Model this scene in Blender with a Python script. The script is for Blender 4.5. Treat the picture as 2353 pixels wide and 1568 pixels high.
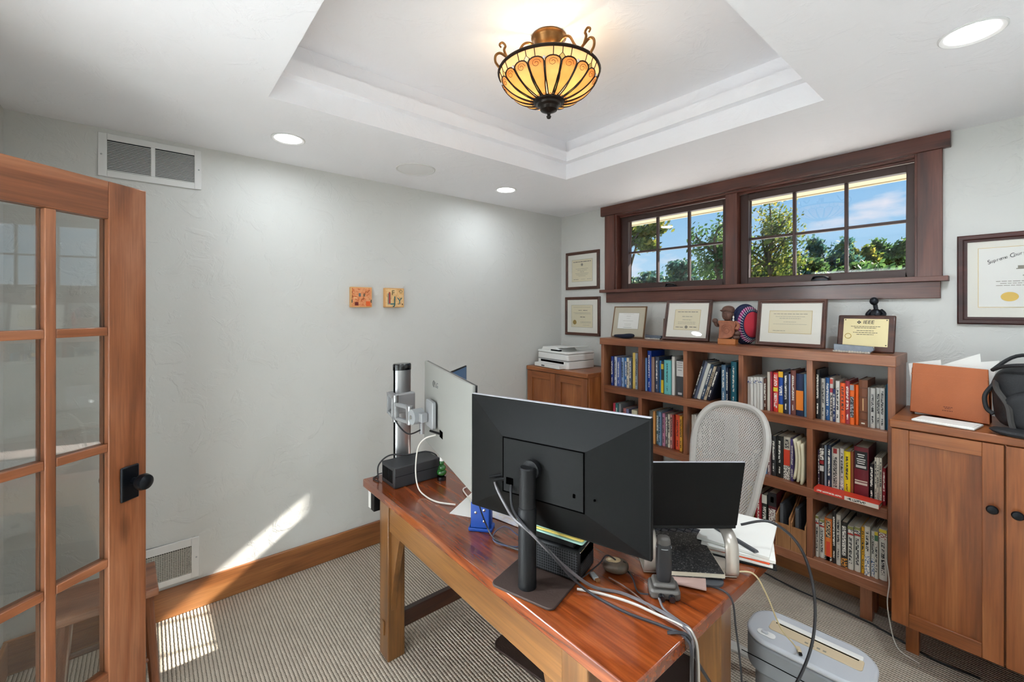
import bpy, bmesh, math, random
from mathutils import Vector, Matrix, noise as mnoise
R = math.radians
random.seed(7)
for o in list(bpy.data.objects): bpy.data.objects.remove(o)
scene = bpy.context.scene
COL = scene.collection

# ------------------------------------------------------------------ camera
cd = bpy.data.cameras.new('camera'); cam = bpy.data.objects.new('camera', cd); COL.objects.link(cam)
cd.sensor_width = 36.0; cd.lens = 36.0 * 1000 / 2353; cd.shift_y = -74 / 2353
cd.clip_start = 0.02; cd.clip_end = 300
cam.location = (2.837, -2.988, 1.580); cam.rotation_euler = (R(90), 0, R(49.99))
scene.camera = cam

# ------------------------------------------------------------------ colour management
vs = scene.view_settings
vs.view_transform = 'Standard'; vs.look = 'None'; vs.exposure = 0.92; vs.gamma = 1.0; vs.use_curve_mapping = False
scene.cycles.use_denoising = True
scene.cycles.max_bounces = 10; scene.cycles.diffuse_bounces = 6; scene.cycles.transparent_max_bounces = 16
scene.cycles.caustics_reflective = False; scene.cycles.caustics_refractive = False
scene.cycles.sample_clamp_indirect = 6.0

def lin(h):
    if not isinstance(h, str): return tuple(h)
    c = [int(h[i:i+2], 16) / 255 for i in (0, 2, 4)]
    return tuple((x / 12.92 if x <= .04045 else ((x + .055) / 1.055) ** 2.4) for x in c)

# ------------------------------------------------------------------ world: blue sky with small clouds
w = bpy.data.worlds.new('sky'); scene.world = w; w.use_nodes = True
nt = w.node_tree; nt.nodes.clear()
N = lambda t, **k: nt.nodes.new(t)
out = N('ShaderNodeOutputWorld'); bg = N('ShaderNodeBackground'); bg.inputs['Strength'].default_value = 0.56
tc = N('ShaderNodeTexCoord'); sx = N('ShaderNodeSeparateXYZ'); ramp = N('ShaderNodeValToRGB')
nt.links.new(tc.outputs['Generated'], sx.inputs[0]); nt.links.new(sx.outputs['Z'], ramp.inputs[0])
els = ramp.color_ramp.elements
els[0].position = 0.0; els[0].color = (*lin('c4def0'), 1); els[1].position = 0.55; els[1].color = (*lin('4a94d8'), 1)
e = els.new(0.12); e.color = (*lin('a6d0f0'), 1); e = els.new(0.28); e.color = (*lin('72b2e6'), 1)
mp = N('ShaderNodeMapping'); mp.inputs['Scale'].default_value = (3.0, 3.0, 9.0); mp.inputs['Location'].default_value = (.35, .2, .6)
cn = N('ShaderNodeTexNoise'); cn.inputs['Scale'].default_value = 1.6; cn.inputs['Detail'].default_value = 7; cn.inputs['Roughness'].default_value = .55
cr = N('ShaderNodeValToRGB'); cr.color_ramp.elements[0].position = .54; cr.color_ramp.elements[1].position = .70
mx = N('ShaderNodeMix'); mx.data_type = 'RGBA'; mx.inputs[7].default_value = (*lin('f2eef4'), 1)
nt.links.new(tc.outputs['Generated'], mp.inputs[0]); nt.links.new(mp.outputs[0], cn.inputs['Vector'])
nt.links.new(cn.outputs['Fac'], cr.inputs[0]); nt.links.new(cr.outputs['Color'], mx.inputs[0])
nt.links.new(ramp.outputs[0], mx.inputs[6]); nt.links.new(mx.outputs[2], bg.inputs[0]); nt.links.new(bg.outputs[0], out.inputs[0])

# ------------------------------------------------------------------ sun, low over the trees, through the high window
sd = bpy.data.lights.new('sun', 'SUN'); sd.energy = 10.5; sd.angle = R(.6); sd.color = (1, .95, .86)
sun = bpy.data.objects.new('sun', sd); COL.objects.link(sun)
sun.rotation_euler = Vector((-.305, -1, -.645)).to_track_quat('-Z', 'Y').to_euler(); sun.location = (4, 12, 9)
CAN_W = 1.8; LAMP_W = 0.22; HALL_FILL_W = 290.0

# ------------------------------------------------------------------ materials
def nodes(name):
    m = bpy.data.materials.new(name); m.use_nodes = True
    t = m.node_tree; b = t.nodes['Principled BSDF']
    return m, t, b
def mat(name, col, rough=.5, metal=0, coat=0, bump=0, bscale=200, spec=None, var=0, vscale=8):
    m, t, b = nodes(name)
    b.inputs['Base Color'].default_value = (*lin(col), 1); b.inputs['Roughness'].default_value = rough
    b.inputs['Metallic'].default_value = metal; b.inputs['Coat Weight'].default_value = coat
    b.inputs['Coat Roughness'].default_value = .12
    if spec is not None: b.inputs['Specular IOR Level'].default_value = spec
    if bump or var:
        c = t.nodes.new('ShaderNodeTexCoord'); n = t.nodes.new('ShaderNodeTexNoise')
        n.inputs['Scale'].default_value = bscale; n.inputs['Detail'].default_value = 3
        t.links.new(c.outputs['Object'], n.inputs['Vector'])
        if bump:
            k = t.nodes.new('ShaderNodeBump'); k.inputs['Strength'].default_value = bump; k.inputs['Distance'].default_value = .002
            t.links.new(n.outputs['Fac'], k.inputs['Height']); t.links.new(k.outputs[0], b.inputs['Normal'])
        if var:
            n2 = t.nodes.new('ShaderNodeTexNoise'); n2.inputs['Scale'].default_value = vscale; n2.inputs['Detail'].default_value = 4
            t.links.new(c.outputs['Object'], n2.inputs['Vector'])
            r = t.nodes.new('ShaderNodeValToRGB'); cc = Vector(lin(col))
            r.color_ramp.elements[0].position = .3; r.color_ramp.elements[1].position = .7
            r.color_ramp.elements[0].color = (*(cc * (1 - var)), 1); r.color_ramp.elements[1].color = (*(cc * (1 + var)), 1)
            t.links.new(n2.outputs['Fac'], r.inputs[0]); t.links.new(r.outputs[0], b.inputs['Base Color'])
    return m
def wood(name, cols, axis, rough=.38, coat=.25, freq=9, knots=True, fig=.7):
    m, t, b = nodes(name); L = t.links.new
    c = t.nodes.new('ShaderNodeTexCoord'); oi = t.nodes.new('ShaderNodeObjectInfo')
    mul = t.nodes.new('ShaderNodeVectorMath'); mul.operation = 'SCALE'; mul.inputs[0].default_value = (3.1, 5.7, 4.3)
    L(oi.outputs['Random'], mul.inputs['Scale'])
    add = t.nodes.new('ShaderNodeVectorMath'); L(c.outputs['Object'], add.inputs[0]); L(mul.outputs[0], add.inputs[1])
    def mapped(al, ac):
        k = t.nodes.new('ShaderNodeMapping'); s = [ac, ac, ac]; s['xyz'.index(axis)] = al
        k.inputs['Scale'].default_value = s; L(add.outputs[0], k.inputs[0]); return k
    n1 = t.nodes.new('ShaderNodeTexNoise'); n1.inputs['Scale'].default_value = 1; n1.inputs['Detail'].default_value = 5
    n1.inputs['Distortion'].default_value = fig; L(mapped(1.3, freq).outputs[0], n1.inputs['Vector'])
    r = t.nodes.new('ShaderNodeValToRGB'); es = r.color_ramp.elements
    es[0].position = .30; es[0].color = (*lin(cols[0]), 1); es[1].position = .72; es[1].color = (*lin(cols[2]), 1)
    q = es.new(.5); q.color = (*lin(cols[1]), 1); L(n1.outputs['Fac'], r.inputs[0])
    n2 = t.nodes.new('ShaderNodeTexNoise'); n2.inputs['Scale'].default_value = 1; n2.inputs['Detail'].default_value = 3
    L(mapped(6, 150).outputs[0], n2.inputs['Vector'])
    r2 = t.nodes.new('ShaderNodeValToRGB'); r2.color_ramp.elements[0].color = (.72, .72, .72, 1); r2.color_ramp.elements[1].color = (1.08, 1.08, 1.08, 1)
    r2.color_ramp.elements[0].position = .3; r2.color_ramp.elements[1].position = .65; L(n2.outputs['Fac'], r2.inputs[0])
    x = t.nodes.new('ShaderNodeMix'); x.data_type = 'RGBA'; x.blend_type = 'MULTIPLY'; x.inputs[0].default_value = .8
    L(r.outputs[0], x.inputs[6]); L(r2.outputs[0], x.inputs[7]); last = x.outputs[2]
    if knots:
        v = t.nodes.new('ShaderNodeTexVoronoi'); v.inputs['Scale'].default_value = 1; L(mapped(2.2, 6.5).outputs[0], v.inputs['Vector'])
        r3 = t.nodes.new('ShaderNodeValToRGB'); r3.color_ramp.elements[0].color = (.16, .13, .12, 1); r3.color_ramp.elements[1].color = (1, 1, 1, 1)
        r3.color_ramp.elements[0].position = .05; r3.color_ramp.elements[1].position = .17; L(v.outputs['Distance'], r3.inputs[0])
        y = t.nodes.new('ShaderNodeMix'); y.data_type = 'RGBA'; y.blend_type = 'MULTIPLY'; y.inputs[0].default_value = .75
        L(last, y.inputs[6]); L(r3.outputs[0], y.inputs[7]); last = y.outputs[2]
    L(last, b.inputs['Base Color']); b.inputs['Roughness'].default_value = rough
    b.inputs['Coat Weight'].default_value = coat; b.inputs['Coat Roughness'].default_value = .15
    k = t.nodes.new('ShaderNodeBump'); k.inputs['Strength'].default_value = .06; k.inputs['Distance'].default_value = .001
    L(n2.outputs['Fac'], k.inputs['Height']); L(k.outputs[0], b.inputs['Normal'])
    return m
def wood3(name, cols, **k): return {a: wood(name + '_' + a, cols, a, **k) for a in 'xyz'}
def glass(name, tint=(1, 1, 1), refl=1.0, rough=0.0):
    m = bpy.data.materials.new(name); m.use_nodes = True; t = m.node_tree; t.nodes.clear(); L = t.links.new
    o = t.nodes.new('ShaderNodeOutputMaterial'); mixn = t.nodes.new('ShaderNodeMixShader')
    tr = t.nodes.new('ShaderNodeBsdfTransparent'); gl = t.nodes.new('ShaderNodeBsdfGlossy'); fr = t.nodes.new('ShaderNodeLayerWeight'); fr.inputs['Blend'].default_value = .5; pw = t.nodes.new('ShaderNodeMath'); pw.operation = 'POWER'; pw.inputs[1].default_value = 5; ad = t.nodes.new('ShaderNodeMath'); ad.operation = 'MULTIPLY_ADD'; ad.inputs[1].default_value = .96; ad.inputs[2].default_value = .04; L(fr.outputs['Facing'], pw.inputs[0]); L(pw.outputs[0], ad.inputs[0])
    tr.inputs[0].default_value = (*tint, 1); gl.inputs['Roughness'].default_value = rough
    mu = t.nodes.new('ShaderNodeMath'); mu.operation = 'MULTIPLY'; mu.inputs[1].default_value = refl
    L(ad.outputs[0], mu.inputs[0]); L(mu.outputs[0], mixn.inputs[0]); L(tr.outputs[0], mixn.inputs[1]); L(gl.outputs[0], mixn.inputs[2]); L(mixn.outputs[0], o.inputs[0])
    return m
def emit(name, col, s):
    m, t, b = nodes(name); b.inputs['Base Color'].default_value = (*lin(col), 1)
    b.inputs['Emission Color'].default_value = (*lin(col), 1); b.inputs['Emission Strength'].default_value = s
    return m
def plaster(name, col, strength, dist):
    m, t, b = nodes(name); L = t.links.new
    b.inputs['Base Color'].default_value = (*lin(col), 1); b.inputs['Roughness'].default_value = .62; b.inputs['Specular IOR Level'].default_value = .3
    c = t.nodes.new('ShaderNodeTexCoord')
    n = t.nodes.new('ShaderNodeTexNoise'); n.inputs['Scale'].default_value = 7; n.inputs['Detail'].default_value = 7; n.inputs['Roughness'].default_value = .62; n.inputs['Distortion'].default_value = .9
    L(c.outputs['Object'], n.inputs['Vector'])
    r = t.nodes.new('ShaderNodeValToRGB'); r.color_ramp.elements[0].position = .52; r.color_ramp.elements[1].position = .60; L(n.outputs['Fac'], r.inputs[0])
    n2 = t.nodes.new('ShaderNodeTexNoise'); n2.inputs['Scale'].default_value = 45; n2.inputs['Detail'].default_value = 4; L(c.outputs['Object'], n2.inputs['Vector'])
    a = t.nodes.new('ShaderNodeMath'); a.operation = 'MULTIPLY_ADD'; a.inputs[1].default_value = .35; L(n2.outputs['Fac'], a.inputs[0]); L(r.outputs[0], a.inputs[2])
    k = t.nodes.new('ShaderNodeBump'); k.inputs['Strength'].default_value = strength; k.inputs['Distance'].default_value = dist
    L(a.outputs[0], k.inputs['Height']); L(k.outputs[0], b.inputs['Normal'])
    return m
def carpet(name):
    m, t, b = nodes(name); L = t.links.new; b.inputs['Roughness'].default_value = .95; b.inputs['Specular IOR Level'].default_value = .1
    c = t.nodes.new('ShaderNodeTexCoord'); s = t.nodes.new('ShaderNodeSeparateXYZ'); L(c.outputs['Object'], s.inputs[0])
    def sine(sock, period, off=None):
        a = t.nodes.new('ShaderNodeMath'); a.operation = 'MULTIPLY'; a.inputs[1].default_value = 2 * math.pi / period; L(sock, a.inputs[0])
        o = a.outputs[0]
        if off is not None:
            d = t.nodes.new('ShaderNodeMath'); L(o, d.inputs[0]); L(off, d.inputs[1]); o = d.outputs[0]
        q = t.nodes.new('ShaderNodeMath'); q.operation = 'SINE'; L(o, q.inputs[0])
        u = t.nodes.new('ShaderNodeMath'); u.operation = 'MULTIPLY_ADD'; u.inputs[1].default_value = .5; u.inputs[2].default_value = .5; L(q.outputs[0], u.inputs[0]); return u.outputs[0]
    nn = t.nodes.new('ShaderNodeTexNoise'); nn.inputs['Scale'].default_value = 60; L(c.outputs['Object'], nn.inputs['Vector'])
    jit = t.nodes.new('ShaderNodeMath'); jit.operation = 'MULTIPLY'; jit.inputs[1].default_value = 1.6; L(nn.outputs['Fac'], jit.inputs[0])
    ry = sine(s.outputs['Y'], .0145, jit.outputs[0]); rx = sine(s.outputs['X'], .0110, jit.outputs[0])
    r1 = t.nodes.new('ShaderNodeMath'); r1.operation = 'POWER'; r1.inputs[1].default_value = .6; L(ry, r1.inputs[0])
    h = t.nodes.new('ShaderNodeMath'); h.operation = 'MULTIPLY_ADD'; h.inputs[1].default_value = .30; L(rx, h.inputs[0]); L(r1.outputs[0], h.inputs[2])
    r = t.nodes.new('ShaderNodeValToRGB'); es = r.color_ramp.elements
    es[0].position = .12; es[0].color = (*lin('685f53'), 1); es[1].position = .62; es[1].color = (*lin('c8beaf'), 1); L(h.outputs[0], r.inputs[0])
    big = t.nodes.new('ShaderNodeTexNoise'); big.inputs['Scale'].default_value = 14; big.inputs['Detail'].default_value = 4; L(c.outputs['Object'], big.inputs['Vector'])
    br = t.nodes.new('ShaderNodeValToRGB'); br.color_ramp.elements[0].color = (.84, .82, .8, 1); br.color_ramp.elements[1].color = (1.06, 1.05, 1.04, 1); L(big.outputs['Fac'], br.inputs[0])
    x = t.nodes.new('ShaderNodeMix'); x.data_type = 'RGBA'; x.blend_type = 'MULTIPLY'; x.inputs[0].default_value = 1; L(r.outputs[0], x.inputs[6]); L(br.outputs[0], x.inputs[7])
    L(x.outputs[2], b.inputs['Base Color'])
    k = t.nodes.new('ShaderNodeBump'); k.inputs['Strength'].default_value = .9; k.inputs['Distance'].default_value = .004; L(h.outputs[0], k.inputs['Height']); L(k.outputs[0], b.inputs['Normal'])
    return m
def objcol(name, rough=.45, ink=None, axis='z'):
    """cover material: colour from the object; ink adds illegible lettering-like marks"""
    m, t, b = nodes(name); L = t.links.new; oi = t.nodes.new('ShaderNodeObjectInfo'); b.inputs['Roughness'].default_value = rough
    if ink is None: L(oi.outputs['Color'], b.inputs['Base Color']); return m
    c = t.nodes.new('ShaderNodeTexCoord'); mp_ = t.nodes.new('ShaderNodeMapping')
    mp_.inputs['Scale'].default_value = (130, 0, 300); L(c.outputs['Object'], mp_.inputs[0])
    ad = t.nodes.new('ShaderNodeVectorMath'); L(mp_.outputs[0], ad.inputs[0])
    sc = t.nodes.new('ShaderNodeVectorMath'); sc.operation = 'SCALE'; sc.inputs[0].default_value = (50, 50, 50); L(oi.outputs['Random'], sc.inputs['Scale']); L(sc.outputs[0], ad.inputs[1])
    n = t.nodes.new('ShaderNodeTexNoise'); n.inputs['Scale'].default_value = 1; n.inputs['Detail'].default_value = 1; L(ad.outputs[0], n.inputs['Vector'])
    r = t.nodes.new('ShaderNodeValToRGB'); r.color_ramp.interpolation = 'CONSTANT'; r.color_ramp.elements[1].position = .47; L(n.outputs['Fac'], r.inputs[0])
    x = t.nodes.new('ShaderNodeMix'); x.data_type = 'RGBA'; x.inputs[7].default_value = (*lin(ink), 1); L(oi.outputs['Color'], x.inputs[6]); L(r.outputs['Color'], x.inputs[0])
    L(x.outputs[2], b.inputs['Base Color']); return m

M = {}
M['wall'] = plaster('wall_paint', 'cfcfcb', .42, .003); M['ceil'] = plaster('ceiling_paint', 'f3f3f6', .30, .003)
M['white_trim'] = mat('white_trim', 'dcdcda', .5); M['carpet'] = carpet('woven_carpet')
DK = wood3('window_wood', ('3a1e16', '5a3024', '6e4032'), rough=.4, coat=.2)
CAB = wood3('alder', ('6e3a1a', '8e5026', 'a8683a'), rough=.4, coat=.2)
SHF = wood3('shelf_wood', ('6a3a22', '8c5436', 'a06a4a'), rough=.4, coat=.2)
DOR = wood3('door_wood', ('6e3e22', '8e5636', 'a87050'), rough=.36, coat=.3)
BAS = wood3('base_wood', ('7c4a26', '9a6236', 'ae7848'), rough=.4, coat=.2)
DSK = wood3('desk_wood', ('5a3818', '7a5026', '8e6232'), rough=.34, coat=.35, knots=False)
M['desktop'] = wood('desktop_cherry', ('56230d', '7a3715', '944c22'), 'x', rough=.22, coat=.6, freq=11, knots=False, fig=3.2)
M['dark_wood'] = wood('dark_wood', ('2a140c', '3e2014', '54301e'), 'y', rough=.4)
M['sash'] = mat('sash_brown', '3c2620', .45); M['black'] = mat('black_plastic', '0e0f11', .5, bump=.1, bscale=600, spec=.25)
M['edge_glint'] = mat('edge_glint', 'a8a8b0', .35); M['black_gloss'] = mat('black_gloss', '0c0d12', .15, coat=.4); M['knob'] = mat('oil_bronze', '12161c', .3, metal=.6)
M['mon_black'] = mat('monitor_black', '0b0c0c', .6, bump=.15, bscale=900, spec=.15); M['mon_panel'] = mat('monitor_panel', '0f1010', .65, bump=.15, bscale=900, spec=.15)
M['seam'] = mat('seam', '020202', .9, spec=0); M['mon_white'] = mat('monitor_white', '94948f', .5, spec=.2)
M['alu'] = mat('aluminium', 'b0b1b3', .32, metal=.85); M['alu2'] = mat('cast_grey', 'a4a6a8', .45, metal=.3); M['alu3'] = mat('stand_silver', 'c0b8ae', .35, metal=.6)
M['white_pl'] = mat('white_plastic', 'e6e6e3', .35); M['grey_pl'] = mat('grey_plastic', '9a9ea0', .45); M['dgrey_pl'] = mat('dark_grey_plastic', '4a4c50', .5)
M['chrome'] = mat('chrome', 'd8d8d8', .12, metal=1); M['slate'] = mat('slate_case', '2c2d30', .5, bump=.1, bscale=500)
M['glass'] = glass('window_glass'); M['door_glass'] = glass('door_glass', (.97, .985, .975), 2.0); M['pic_glass'] = glass('picture_glass', (1, 1, 1), 1.0)
M['paper'] = mat('paper', 'e9e8e3', .7); M['paper2'] = mat('paper_cream', 'e0d6b8', .7); M['matboard'] = mat('mat_board', 'e6e3d9', .8); M['matboard2'] = mat('mat_board_buff', 'bdb49e', .8)
M['ink'] = mat('ink', '2c2c30', .7); M['ink_soft'] = mat('ink_soft', '8a8578', .7); M['gold'] = mat('gold', 'c0a050', .35, metal=.7); M['brassplate'] = mat('brass_plate', 'e0d2a2', .35, metal=.25)
M['frame_brown'] = wood('frame_walnut', ('2e1610', '4a281c', '5c3626'), 'x', rough=.35, knots=False); M['frame_dark'] = wood('frame_mahogany', ('240c0a', '3c1612', '522420'), 'x', rough=.3, coat=.3, knots=False)
M['frame_tan'] = mat('frame_tan', '7a5c40', .45); M['frame_black'] = mat('frame_black', '1c1714', .4)
M['bronze'] = mat('antique_bronze', '8a6238', .32, metal=.85, var=.25, vscale=30); M['lead'] = mat('dark_lead', '2c2018', .45, metal=.6); M['cap'] = mat('dark_bronze', '241d18', .35, metal=.6)
M['bag'] = mat('black_nylon', '17181b', .7, bump=.5, bscale=420); M['leather'] = mat('tan_leather', 'a85a2c', .55, bump=.25, bscale=300, var=.12, vscale=5)
M['cloth_navy'] = mat('navy_cloth', '141c30', .9, bump=.5, bscale=400); M['figure'] = mat('dark_bronze_figure', '23262c', .3, metal=.6)
M['terra'] = mat('terracotta_wood', '9a5e44', .6, var=.25, vscale=40, bump=.4, bscale=70); M['terra_dark'] = mat('carved_dark', '5e4238', .6, var=.3, vscale=40)
M['weave_navy'] = mat('weave_navy', '1a2448', .9, bump=.6, bscale=300); M['weave_red'] = mat('weave_red', 'b02a3a', .9, bump=.6, bscale=300); M['weave_mag'] = mat('weave_magenta', '8c2a6a', .9, bump=.6, bscale=300)
M['stone'] = mat('blue_grey_stone', '56606e', .25, coat=.5, var=.35, vscale=18)
M['blue'] = mat('blue_plastic', '16469c', .4); M['green_glass'] = mat('green_glass', '1c5a20', .12, coat=.6); M['orange'] = mat('orange_folder', 'e2552a', .6)
M['yellow'] = mat('manila', 'dcc060', .7); M['aqua'] = mat('aqua_paper', '9cc4b8', .7); M['pink'] = mat('pinkish_paper', 'b89a90', .7)
M['beige'] = mat('beige_plastic', 'c8b698', .5); M['shred'] = mat('shredder_silver', 'b8bcc2', .42); M['shred_dark'] = mat('shredder_grey', '83878c', .55)
M['chair_frame'] = mat('chair_frame', 'b2aea8', .42); M['cable'] = mat('black_cable', '1e1e22', .45); M['cable_grey'] = mat('grey_cable', '5c585a', .45); M['cable_pale'] = mat('pale_cable', 'a8a29a', .45); M['cable_white'] = mat('white_cable', 'dedad2', .45)
M['mat_brown'] = mat('mat_brown', '33231c', .7, bump=.3, bscale=150); M['pages'] = mat('page_edges', 'cfc7b4', .85, bump=.4, bscale=500)
M['soffit'] = mat('soffit_cream', 'a89c80', .7); M['grass'] = mat('lawn', '5c6e30', .95, var=.3, vscale=1.5); M['bark'] = mat('bark', '4c3e34', .9, bump=.8, bscale=30, var=.25, vscale=12)
M['cover'] = objcol('book_cover'); M['print_dark'] = objcol('spine_print_dark', .5, '26262a'); M['print_light'] = objcol('spine_print_light', .5, 'e8e4d8'); M['label'] = objcol('spine_label', .5)
M['can'] = emit('can_lens', 'ffffff', 6.0); M['screen'] = mat('dark_screen', '07080a', .12)
M['tablet_blue'] = mat('tablet_blue', '4a78a0', .3); M['gun_rub'] = mat('scanner_rubber', '1a1a1c', .55); M['gun_grey'] = mat('scanner_grey', '4c4844', .5)
M['tan_box'] = wood('tan_box', ('8a5c34', 'a87448', 'b88658'), 'z', rough=.5, coat=.1, knots=False); M['cork'] = mat('collage_tan', 'd8a468', .6)

def leaf_mat(name, c1, c2, c3):
    m, t, b = nodes(name); L = t.links.new; b.inputs['Roughness'].default_value = .6
    c = t.nodes.new('ShaderNodeTexCoord'); n = t.nodes.new('ShaderNodeTexNoise'); n.inputs['Scale'].default_value = 2.2; n.inputs['Detail'].default_value = 5; L(c.outputs['Object'], n.inputs['Vector'])
    r = t.nodes.new('ShaderNodeValToRGB'); es = r.color_ramp.elements; es[0].position = .36; es[0].color = (*lin(c1), 1); es[1].position = .66; es[1].color = (*lin(c3), 1); q = es.new(.5); q.color = (*lin(c2), 1)
    L(n.outputs['Fac'], r.inputs[0]); L(r.outputs[0], b.inputs['Base Color'])
    tr = t.nodes.new('ShaderNodeBsdfTranslucent'); L(r.outputs[0], tr.inputs[0]); mixn = t.nodes.new('ShaderNodeMixShader'); mixn.inputs[0].default_value = .45
    L(b.outputs[0], mixn.inputs[1]); L(tr.outputs[0], mixn.inputs[2]); L(mixn.outputs[0], t.nodes['Material Output'].inputs[0]); return m
M['leaf_gold'] = leaf_mat('leaf_gold', '3c5026', '6e7c30', 'b0a046'); M['leaf_green'] = leaf_mat('leaf_green', '2c4a2c', '4c6e3e', '76904e'); M['leaf_teal'] = leaf_mat('leaf_teal', '2c4e44', '46706a', '8c9c58')

# ------------------------------------------------------------------ mesh builder
class MB:
    def __init__(s): s.v = []; s.f = []
    def add(s, vs_, fs):
        b = len(s.v); s.v += [tuple(v) for v in vs_]; s.f += [tuple(b + i for i in f) for f in fs]; return s
    def box(s, x0, x1, y0, y1, z0, z1, m=None):
        vs_ = [Vector(p) for p in ((x0,y0,z0),(x1,y0,z0),(x1,y1,z0),(x0,y1,z0),(x0,y0,z1),(x1,y0,z1),(x1,y1,z1),(x0,y1,z1))]
        if m is not None: vs_ = [m @ v for v in vs_]
        return s.add(vs_, [(0,3,2,1),(4,5,6,7),(0,1,5,4),(1,2,6,5),(2,3,7,6),(3,0,4,7)])
    def prism(s, poly, a0, a1, axis='z', m=None):
        """poly of 2D points extruded along axis (z: xy, y: xz, x: yz)"""
        def P3(p, a): return {'z': (p[0], p[1], a), 'y': (p[0], a, p[1]), 'x': (a, p[0], p[1])}[axis]
        n = len(poly); vs_ = [Vector(P3(p, a0)) for p in poly] + [Vector(P3(p, a1)) for p in poly]
        if m is not None: vs_ = [m @ v for v in vs_]
        return s.add(vs_, [tuple(range(n))[::-1], tuple(range(n, 2 * n))] + [(i, (i + 1) % n, n + (i + 1) % n, n + i) for i in range(n)])
    def tube(s, pts, r, n=8, close=False, caps=True):
        pts = [Vector(p) for p in pts]; k = len(pts); rr = r if isinstance(r, (list, tuple)) else [r] * k
        base = len(s.v); up = None; rings = []
        for i, p in enumerate(pts):
            a = pts[(i - 1) % k] if (close or i > 0) else pts[i]; c = pts[(i + 1) % k] if (close or i < k - 1) else pts[i]
            t = (c - a).normalized() if (c - a).length > 1e-9 else Vector((0, 0, 1))
            if up is None: up = t.orthogonal().normalized()
            up = (up - t * up.dot(t)); up = up.normalized() if up.length > 1e-6 else t.orthogonal().normalized()
            side = t.cross(up)
            rings.append([p + rr[i] * (math.cos(2 * math.pi * j / n) * up + math.sin(2 * math.pi * j / n) * side) for j in range(n)])
        vs_ = [v for g in rings for v in g]; fs = []
        for i in range(k if close else k - 1):
            for j in range(n):
                a, b_ = i * n, ((i + 1) % k) * n; fs.append((a + j, a + (j + 1) % n, b_ + (j + 1) % n, b_ + j))
        if caps and not close: fs += [tuple(range(n))[::-1], tuple(range((k - 1) * n, k * n))]
        return s.add(vs_, fs)
    def lathe(s, prof, c=(0, 0, 0), n=24, m=None, caps=True, sx=1, sy=1):
        vs_ = []; k = len(prof)
        for (r, z) in prof:
            for j in range(n):
                a = 2 * math.pi * j / n; v = Vector((c[0] + r * math.cos(a) * sx, c[1] + r * math.sin(a) * sy, c[2] + z)); vs_.append(m @ v if m is not None else v)
        fs = [(i * n + j, i * n + (j + 1) % n, (i + 1) * n + (j + 1) % n, (i + 1) * n + j) for i in range(k - 1) for j in range(n)]
        if caps: fs += [tuple(range(n))[::-1], tuple(range((k - 1) * n, k * n))]
        return s.add(vs_, fs)
    def sell(s, c, a, e=2.5, nu=20, nv=12, m=None, fn=None):
        """superellipsoid blob"""
        f = lambda x: math.copysign(abs(x) ** (2 / e), x); vs_ = []
        for i in range(nv + 1):
            la = -math.pi / 2 + math.pi * i / nv
            for j in range(nu):
                lo = 2 * math.pi * j / nu
                v = Vector((a[0] * f(math.cos(la)) * f(math.cos(lo)), a[1] * f(math.cos(la)) * f(math.sin(lo)), a[2] * f(math.sin(la))))
                if fn: v = fn(v)
                if m is not None: v = m @ v
                vs_.append(v + Vector(c))
        return s.add(vs_, [(i * nu + j, i * nu + (j + 1) % nu, (i + 1) * nu + (j + 1) % nu, (i + 1) * nu + j) for i in range(nv) for j in range(nu)])
    def grid(s, fn, nu, nv, thick=0):
        vs_ = [Vector(fn(i / nu, j / nv)) for j in range(nv + 1) for i in range(nu + 1)]; W = nu + 1
        fs = [(j * W + i, j * W + i + 1, (j + 1) * W + i + 1, (j + 1) * W + i) for j in range(nv) for i in range(nu)]
        return s.add(vs_, fs)
    def mesh(s, name, mt, angle=35):
        me = bpy.data.meshes.new(name); me.from_pydata(s.v, [], s.f); me.validate()
        bm = bmesh.new(); bm.from_mesh(me); bmesh.ops.remove_doubles(bm, verts=bm.verts, dist=1e-6); bmesh.ops.recalc_face_normals(bm, faces=bm.faces); bm.to_mesh(me); bm.free()
        for p in me.polygons: p.use_smooth = True
        me.set_sharp_from_angle(angle=R(angle))
        if mt: me.materials.append(M[mt] if isinstance(mt, str) else mt)
        return me
    def build(s, name, mt, parent=None, bevel=0, loc=None, rot=None, angle=35, solid=0, kind=None, seg=2):
        o = bpy.data.objects.new(name, s.mesh(name, mt, angle)); COL.objects.link(o)
        if parent: o.parent = parent
        if loc: o.location = loc
        if rot: o.rotation_euler = rot
        if solid: q = o.modifiers.new('solid', 'SOLIDIFY'); q.thickness = solid; q.offset = 0
        if bevel:
            q = o.modifiers.new('bevel', 'BEVEL'); q.width = bevel; q.segments = seg; q.limit_method = 'ANGLE'; q.angle_limit = R(40)
        if kind: o['kind'] = kind
        return o
def B(x0, x1, y0, y1, z0, z1): return MB().box(x0, x1, y0, y1, z0, z1)
def tag(o, label, cat, group=None):
    o['label'] = label; o['category'] = cat
    if group: o['group'] = group
    return o
def thing(name, label, cat, loc=(0, 0, 0), rz=0, group=None, rot=None):
    o = bpy.data.objects.new(name, None); o.empty_display_size = .05; COL.objects.link(o)
    o.location = loc; o.rotation_euler = rot if rot else (0, 0, rz)
    return tag(o, label, cat, group)
def struct(o): o['kind'] = 'structure'; return o
def sroot(name, loc=(0, 0, 0), rz=0):
    o = bpy.data.objects.new(name, None); o.empty_display_size = .05; COL.objects.link(o); o.location = loc; o.rotation_euler = (0, 0, rz); o['kind'] = 'structure'; return o
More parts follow.
